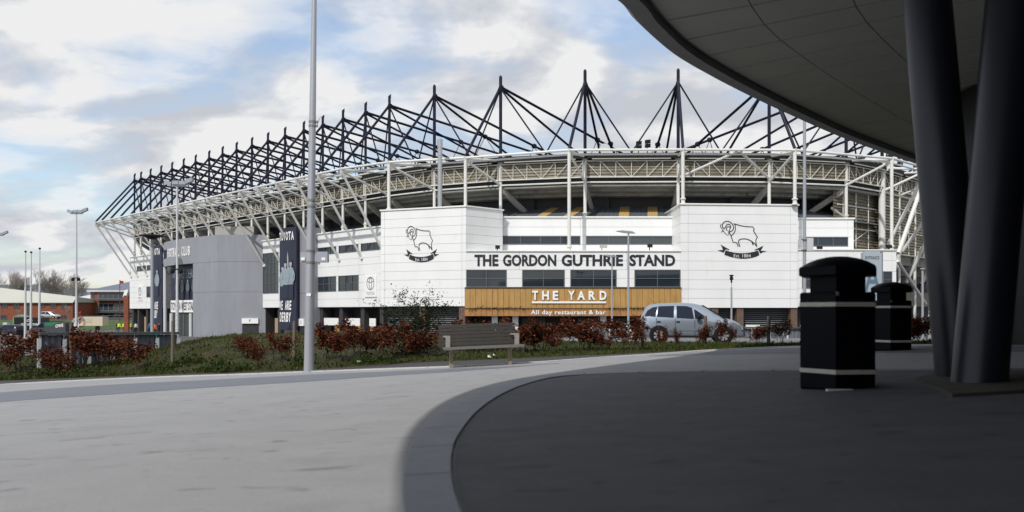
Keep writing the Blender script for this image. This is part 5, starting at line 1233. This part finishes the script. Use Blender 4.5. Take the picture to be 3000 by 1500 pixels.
# ------------------------------------------------------------------ far buildings, trees, hills
Y = 190; e = empty('brick_building', (-125, Y, -.8), 'long low red brick building with a pale metal roof at the far left', 'building')
xa, xb = px_at(-90, Y).x, px_at(213, Y).x; ze = px_at(0, Y, 884).z
MB().box(xa, xb, Y, Y+22, -1.2, ze).build('wall', M['brick'], e)
zl, zr = px_at(-90, Y, 834).z, px_at(213, Y, 869).z
mb = MB(); mb.add([(xa, Y-.6, ze-.15), (xb+.4, Y-.6, ze-.15), (xb+.4, Y+1.2, zr), (xa, Y+3., zl), (xa, Y+22, ze), (xb, Y+22, ze), (xa, Y-.6, ze-.3), (xb+.4, Y-.6, ze-.3)], [(0, 1, 2, 3), (3, 2, 5, 4), (1, 5, 2), (6, 7, 1, 0)]); mb.build('roof', M['paleroof'], e)
PL1 = Plane((xa, Y), (xb, Y))
for px0, px1, py0, py1 in ((3, 22, 888, 902), (39, 57, 888, 903), (80, 92, 888, 927), (120, 131, 888, 901), (147, 165, 888, 902), (180, 197, 889, 904), (2, 20, 922, 934), (45, 62, 922, 934), (176, 196, 922, 933)):
    a, b = PL1.at(px0)[0], PL1.at(px1)[0]; window(PL1, a, b, PL1.at(px0, py1)[1], PL1.at(px0, py0)[1], 2, 1, e, off=-.02, mull=.1, fr=.1)
Y = 200; e = empty('brick_building', (-100, Y, -.9), 'three storey red brick block with dark balconies and a blue grey pitched roof', 'building')
xa, xb = px_at(265, Y).x, px_at(430, Y).x; ze = px_at(300, Y, 851).z; PL2 = Plane((xa, Y), (xb, Y))
MB().box(xa, xb, Y, Y+20, -1.2, ze).build('wall', M['brick'], e)
zr = px_at(360, Y, 817).z; rx = px_at(358, Y).x
mb = MB(); f = .6; mb.add([(xa-f, Y-f, ze), (xb, Y-f, ze), (xb, Y+20, ze), (xa-f, Y+20, ze), (rx, Y+8, zr), (xb, Y+8, zr)], [(0, 1, 5, 4), (2, 3, 4, 5), (3, 0, 4)]); mb.build('roof', M['blueroof'], e)
mb = MB(); PL2.box(mb, -.6, PL2.len, ze-.35, ze+.05, -.4, .62); mb.build('fascia', M['palegrey'], e)
k0 = PL2.at(288)[0]
for (py0, py1) in ((853, 877), (888, 912), (916, 934)):
    z0, z1 = PL2.at(330, py1)[1], PL2.at(330, py0)[1]
    window(PL2, k0, PL2.len-.5, z0, z1, 9, 1, e, off=.0, mull=.22, fr=.25)
    mb = MB(); PL2.box(mb, k0, PL2.len, z0-.3, z0-.1, .05, 1.3); 
    for zz_ in (.5, 1.0): mb.tube(PL2.pt(k0, z0+zz_-.2, 1.25), PL2.pt(PL2.len, z0+zz_-.2, 1.25), .04, .04, 5)
    mb.build('balcony', M['frame'], e)
for (py0, py1) in ((854, 870), (890, 906)): window(PL2, PL2.at(269)[0], PL2.at(277)[0], PL2.at(270, py1)[1], PL2.at(270, py0)[1], 1, 1, e, off=.0)
Y = 215; e = empty('brick_building', (-118, Y, -.9), 'brick link building with grey sloping roofs between the two brick buildings', 'building'); xa, xb = px_at(196, Y).x, px_at(272, Y).x; ze = px_at(240, Y, 878).z
MB().box(xa, xb, Y, Y+12, -1.2, ze).build('wall', M['brick'], e); mb = MB(); mb.add([(xa, Y-.5, ze), (xb, Y-.5, ze), (xb, Y+10, px_at(265, Y, 848).z), (xa, Y+10, px_at(200, Y, 868).z)], [(0, 1, 2, 3)]); mb.build('roof', M['palegrey'], e)
mb = MB(); mb.box(xa, xb, Y-.7, Y-.4, ze-.5, ze); mb.build('fascia', M['blueroof'], e)
def bare_tree(seed, H, lean, spread):
    rng = random.Random(seed); mb = MB()
    def grow(p, d, ln, r, lev):
        steps = 3; q = p
        for k in range(steps):
            d = (d+V((rng.gauss(lean*.05, .07), rng.gauss(0, .07), rng.gauss(.03, .04)))).normalized(); q2 = q+d*ln/steps
            r2 = r*(1-.16*(k+1)) if lev else r*(1-.1*(k+1)); mb.tube(q, q2, r, max(.012, r2), 5 if lev < 2 else 3, False); q = q2; r = max(.012, r2)
            if lev < 5 and (lev > 0 or k > 0):
                nb = 2 if lev < 2 else 1
                for _ in range(nb):
                    ax = V((rng.gauss(0, 1), rng.gauss(0, 1), 0)).normalized(); nd_ = (d+ax*spread*rng.uniform(.6, 1.1)+V((lean*.2, 0, .12))).normalized()
                    grow(q, nd_, ln*rng.uniform(.52, .72), r*.62, lev+1)
        if 0 < lev < 5: grow(q, d, ln*.6, r*.7, lev+1)
    grow(V((0, 0, 0)), V((lean*.1, 0, 1)), H*.36, H*.018, 0); return mb
Tm = []
for s_ in (3, 11, 29):
    o = bare_tree(s_, 13.5, .35, .62).build('bare_tree', M['barkgrey']); Tm.append(o)
tl = [(12, 232, 1.34, 0, 'first bare tree from the left edge behind the long brick building'), (38, 238, 1.25, 1, 'second bare tree from the left edge'), (70, 236, 1.15, 2, 'slender bare tree behind the left and middle flagpoles'), (112, 228, 1.24, 1, 'broad bare tree behind the right flagpole'), (140, 232, 1.26, 0, 'bare tree midway between flagpoles and floodlight pole'), (165, 230, 1.2, 2, 'bare tree close left of the floodlight pole'), (190, 226, 1.3, 0, 'large bare tree right behind the floodlight pole'), (215, 236, 1.12, 1, 'last bare tree on the right, over the link roof'), (-20, 240, 1.0, 2, 'bare tree cut by the left edge')]
seen = set()
for k, (px, Y, s_, j, lab) in enumerate(tl):
    o = Tm[j] if j not in seen else Tm[j].copy()
    if j in seen: COL.objects.link(o)
    seen.add(j); o.location = (px_at(px, Y).x, Y, -1); o.scale = (s_,)*3; o.rotation_euler = (0, 0, 0 if k % 2 else .5); meta(o, lab, 'tree', 'bare trees behind the brick building')
for px, Y, s_, lab in ((55, 186, .22, 'small bare sapling before the long brick wall'), (200, 184, .30, 'small bare sapling left of the floodlight pole foot')):
    o = Tm[2].copy(); COL.objects.link(o); o.location = (px_at(px, Y).x, Y, -.9); o.scale = (s_,)*3; meta(o, lab, 'tree')
mb = MB(); vs = []; fs = []
for i in range(121):
    a_ = R(-80+160*i/120); 
    for k in range(4):
        d = 1500+k*420; h = (0, .65, 1, .4)[k]*(58+32*mnoise.noise(V((a_*5, k*.35, 1)))+14*mnoise.noise(V((a_*23, k, 4)))); vs.append((d*math.sin(a_), d*math.cos(a_), -8+h))
for i in range(120):
    for k in range(3): fs.append((i*4+k, i*4+4+k, i*4+5+k, i*4+1+k))
mb.add(vs, fs); mb.build('hills', M['hill'], smooth=True, kind='structure')

# ------------------------------------------------------------------ shrubs, stakes, litter
def shrub_proto(seed, wide, tall, dense):
    rng = random.Random(seed); random.seed(seed); o = empty('copper_shrub', (0, 0, 0)); st_ = MB(); lf = MB(); tn = []
    nst = rng.randint(3, 5)
    for _ in range(nst):
        x, y = rng.gauss(0, .07), rng.gauss(0, .07); p = V((x, y, -.05)); d = V((rng.gauss(0, .22)*wide, rng.gauss(0, .2), 1)).normalized(); r = rng.uniform(.010, .020); L_ = tall*rng.uniform(.75, 1.05); n_ = 7
        for k in range(n_):
            d = (d+V((rng.gauss(0, .13), rng.gauss(0, .13), .02))).normalized(); q = p+d*L_/n_; st_.tube(p, q, r, r*.86, 5, False); r *= .86; p = q
            if k >= 3:
                for _b in range(3):
                    e_ = (V((rng.gauss(0, 1), rng.gauss(0, 1), rng.uniform(-.15, .45)))).normalized(); bl = rng.uniform(.12, .30)*wide*tall*(1.5 if rng.random() < .18 else 1); t_ = p+e_*bl
                    st_.tube(p, t_, .006, .003, 4, False)
                    for f_ in (.45, .75, 1.0): leaves(lf, tn, p.lerp(t_, f_), int(1.4*dense*rng.uniform(.4, 1.4)), (.060*wide, .055, .055), .078, .50+rng.gauss(0, .14), .22)
    st_.build('stem', M['bark'], o); lf.build('foliage', M['copper'], o, tone=tn); return o
protos = [shrub_proto(21, 1.0, 1.0, 7), shrub_proto(22, 1.25, .95, 6.5), shrub_proto(23, .85, 1.1, 7.5), shrub_proto(24, 1.4, .9, 7), shrub_proto(25, .6, 1.0, 5)]
SH = [ # px of foot, metres past the path, photo y of top, width factor, prototype, label
 (70, 2.2, 960, 1.2, 0, 'copper shrub at the far left, before the dark car'), (28, 1.6, 1010, 1.0, 1, 'low copper shrub at the left edge of the bank'), (138, 2.4, 968, 1.0, 2, 'copper shrub before the dark green van'), (158, 1.3, 1000, .9, 3, 'low copper shrub in front of the white barrier post'), (242, 2.2, 952, 1.0, 0, 'copper shrub before the truck, just right of the first stake'),
 (302, 2.4, 948, 1.1, 3, 'wide copper shrub before the rear of the cream truck'), (408, 1.5, 982, 1.0, 1, 'bright copper shrub below the green road sign'), (722, 2.8, 968, .8, 3, 'copper shrub under the dark entrance doorway on top of the bank'), (757, 1.4, 1002, .7, 1, 'low copper shrub below the grey entrance block'), (815, 2.2, 968, 1.1, 0, 'copper shrub at the foot of the navy banner'),
 (957, 2.0, 948, .9, 2, 'copper shrub just right of the big lamp post'), (1002, 1.4, 960, .8, 0, 'copper shrub second to the right of the big lamp post'), (1036, 2.4, 934, .8, 2, 'taller copper shrub under the west front windows'), (1092, 1.6, 942, 1.0, 1, 'copper shrub left of the dark green bush'), (1165, 2.0, 936, .9, 0, 'copper shrub in front of the dark green bush'), (1232, 1.6, 950, .9, 3, 'copper shrub touching the left end of the bench'),
 (1318, 2.8, 925, .9, 1, 'copper shrub behind the left end of the bench'), (1392, 2.6, 932, .8, 3, 'copper shrub behind the middle of the bench'), (1458, 2.6, 926, .9, 0, 'copper shrub behind the right end of the bench'), (1538, 2.0, 932, .9, 2, 'dense copper shrub right beside the bench'), (1582, 2.6, 926, 1.0, 3, 'dense copper shrub second to the right of the bench'), (1620, 1.4, 968, .8, 1, 'low copper shrub between two tall ones right of the bench'),
 (1688, 2.2, 922, 1.1, 0, 'big copper shrub under the words restaurant and bar'), (1718, 2.7, 930, .9, 3, 'copper shrub under the gold boards, behind the biggest one'), (1762, 2.0, 968, .7, 2, 'small copper shrub before the white seats'), (1840, 2.2, 920, 1.1, 0, 'copper shrub at the rear bumper of the silver car'), (1866, 1.6, 945, .8, 2, 'copper shrub before the rear wheel of the silver car'), (1942, 2.0, 944, .55, 4, 'thin single stemmed copper shrub before the rear door'),
 (1984, 1.8, 955, .7, 1, 'low copper shrub before the middle of the silver car'), (2064, 2.0, 935, .8, 3, 'copper shrub around the stake by the front wheel'), (2118, 2.2, 928, .9, 0, 'copper shrub before the bonnet of the silver car'), (2150, 1.6, 948, .7, 1, 'copper shrub at the nose of the silver car'), (2226, 2.2, 940, .9, 3, 'copper shrub left of the stake at the right end of the row'), (2286, 2.0, 928, 1.0, 1, 'last copper shrub before the near bin'),
 (2672, 6.5, 908, 1.2, 3, 'copper shrub in shade beside the canopy column'), (2706, 7.2, 912, 1.1, 0, 'copper shrub half hidden behind the canopy column')]
used = set()
for (px, dy, pyt, wf, j, lab) in SH:
    b = verge_px(px, dy); top = EYE+(HY-pyt)/FPX*b.y; h = max(.5, top-b.z)/1.12
    o = protos[j] if j not in used else copy_tree(protos[j]); used.add(j)
    wf *= .6 if 1900 < px < 2180 else (.85 if px > 2180 else (1.3 if 930 < px < 1880 else 1.05))
    o.location = b; o.scale = (wf*h*1.0, h*.9, h); o.rotation_euler = (0, 0, random.uniform(-.5, .5)+(3.14 if random.random() < .5 else 0)); meta(o, lab, 'shrub', 'copper leaved shrubs on the bank')
# dark green straggly bush
def dark_bush():
    random.seed(5); b = verge_px(1205, 2.2); e = empty('green_bush', b, 'tall straggly dark green bush rising left of the bench', 'bush'); st_ = MB(); lf = MB(); tn = []
    for (tx, ty) in ((1145, 838), (1100, 880), (1180, 845), (1268, 828), (1230, 850), (1290, 858), (1315, 880), (1210, 880), (1160, 890), (1250, 880), (1130, 900), (1340, 893)):
        tgt = px_at(tx, b.y+random.uniform(-.3, .5), ty); p = b+V((random.gauss(0, .1), random.gauss(0, .1), 0)); mid = p.lerp(tgt, .55)+V((random.gauss(0, .08), 0, .22)); prev = p
        for k in range(1, 15):
            t_ = k/14; q = p*(1-t_)**2+mid*2*t_*(1-t_)+tgt*t_*t_+V((random.gauss(0, .018), random.gauss(0, .018), random.gauss(0, .012))); st_.tube(prev, q, .016*(1.15-t_), .016*(1.08-t_), 5, False); prev = q
            if t_ > .3: 
                nl = int(22*(1.12-t_))+1
                leaves(lf, tn, q, nl, (.09, .09, .06), .06, .35, .25)
                if random.random() < .8 and t_ < .92:
                    e2 = q+V((random.gauss(0, .22), random.gauss(0, .15), random.gauss(.02, .11))); st_.tube(q, e2, .006, .003, 4, False); leaves(lf, tn, e2, nl, (.06, .06, .05), .06, .35, .25); leaves(lf, tn, q.lerp(e2, .5), nl, (.05, .05, .04), .06, .35, .25)
    for k in range(90): leaves(lf, tn, b+V((random.gauss(0, .28), random.gauss(0, .2), abs(random.gauss(.35, .3)))), 9, (.10, .10, .10), .065, .35, .25)
    st_.build('stem', M['bark'], e); lf.build('foliage', M['darkleaf'], e, tone=tn)
dark_bush()
# bramble mounds on the bank
def bramble(px, dy, w, h, n_, lab, tb=.45):
    b = verge_px(px, dy); lf = MB(); tn = []; e = empty('bramble', b, lab, 'bramble', 'bramble mounds on the bank'); st_ = MB()
    for k in range(9): t_ = b+V((random.gauss(0, w*.4), random.gauss(0, w*.25), h*random.uniform(.5, .95))); st_.tube(b-V((0, 0, .04)), t_, .007, .004, 4)
    st_.build('stem', M['bark'], e)
    for _ in range(n_):
        a_ = random.random()*6.28; r_ = random.random()**.5*w; leaves(lf, tn, b+V((r_*math.cos(a_), r_*.6*math.sin(a_), h*(1-(r_/w)**2)*random.uniform(.2, 1))), 3, (.05, .05, .04), .075, tb, .25)
    lf.build('foliage', M['weed'], e, tone=tn)
for a in ((640, 1.0, .55, .35, 160, 'bramble mound on the bank left of the banner'), (690, .5, .6, .25, 170, 'pale green mound low on the bank by the path'), (1075, .8, .4, .3, 120, 'dark bramble at the foot of the shrubs left of the bench'), (1118, .9, .35, .35, 120, 'dark bramble between the shrubs left of the bench'), (880, 1.4, .4, .4, 120, 'bramble beside the big lamp post'), (470, 1.2, .5, .3, 130, 'bramble below the second stake'), (250, .7, .8, .3, 200, 'low bramble by the path at the left'), (100, .8, .8, .3, 200, 'bramble by the path at the far left'), (560, 2.0, .6, .4, 170, 'bramble on the left shoulder of the bank')): bramble(*a)
for px, pyt, dy, lab in ((207, 946, 2.3, 'stout wooden stake before the dark green van'), (505, 940, 2.2, 'wooden stake before the grey entrance block'), (861, 941, 2.4, 'wooden stake at the right edge of the navy banner'), (1882, 933, 2.0, 'wooden stake before the rear wheel of the silver car'), (2065, 926, 2.0, 'wooden stake before the front wheel of the silver car'), (2251, 926, 2.1, 'wooden stake in the right hand shrubs')):
    b = verge_px(px, dy); zt = EYE+(HY-pyt)/FPX*b.y; mb = MB(); mb.tube(b-V((0, 0, .15)), V((b.x+.015, b.y, zt)), .052, .048, 10); meta(mb.build('wooden_stake', M['stake'], smooth=True), lab, 'stake', 'wooden stakes in the shrub row')
for k, (px, py, dy, lab) in enumerate(((1448, 1042, .9, 'crumpled white litter under the bench'), (1434, 1049, .6, 'flat white scrap under the bench'), (1050, 1050, .9, 'white litter on the bank left of the bench'), (488, 1066, 1.5, 'pale litter on the bank near the second stake'))):
    b = verge_px(px, dy); mb = MB(); random.seed(k); vs = [b+V((random.uniform(-.07, .07), random.uniform(-.05, .05), random.uniform(.03, .12))) for _ in range(9)]
    mb.add(vs, [(0, 1, 2), (2, 3, 4), (4, 5, 6), (6, 7, 8), (0, 4, 8), (1, 5, 3)]); meta(mb.build('litter', M['litter']), lab, 'litter')
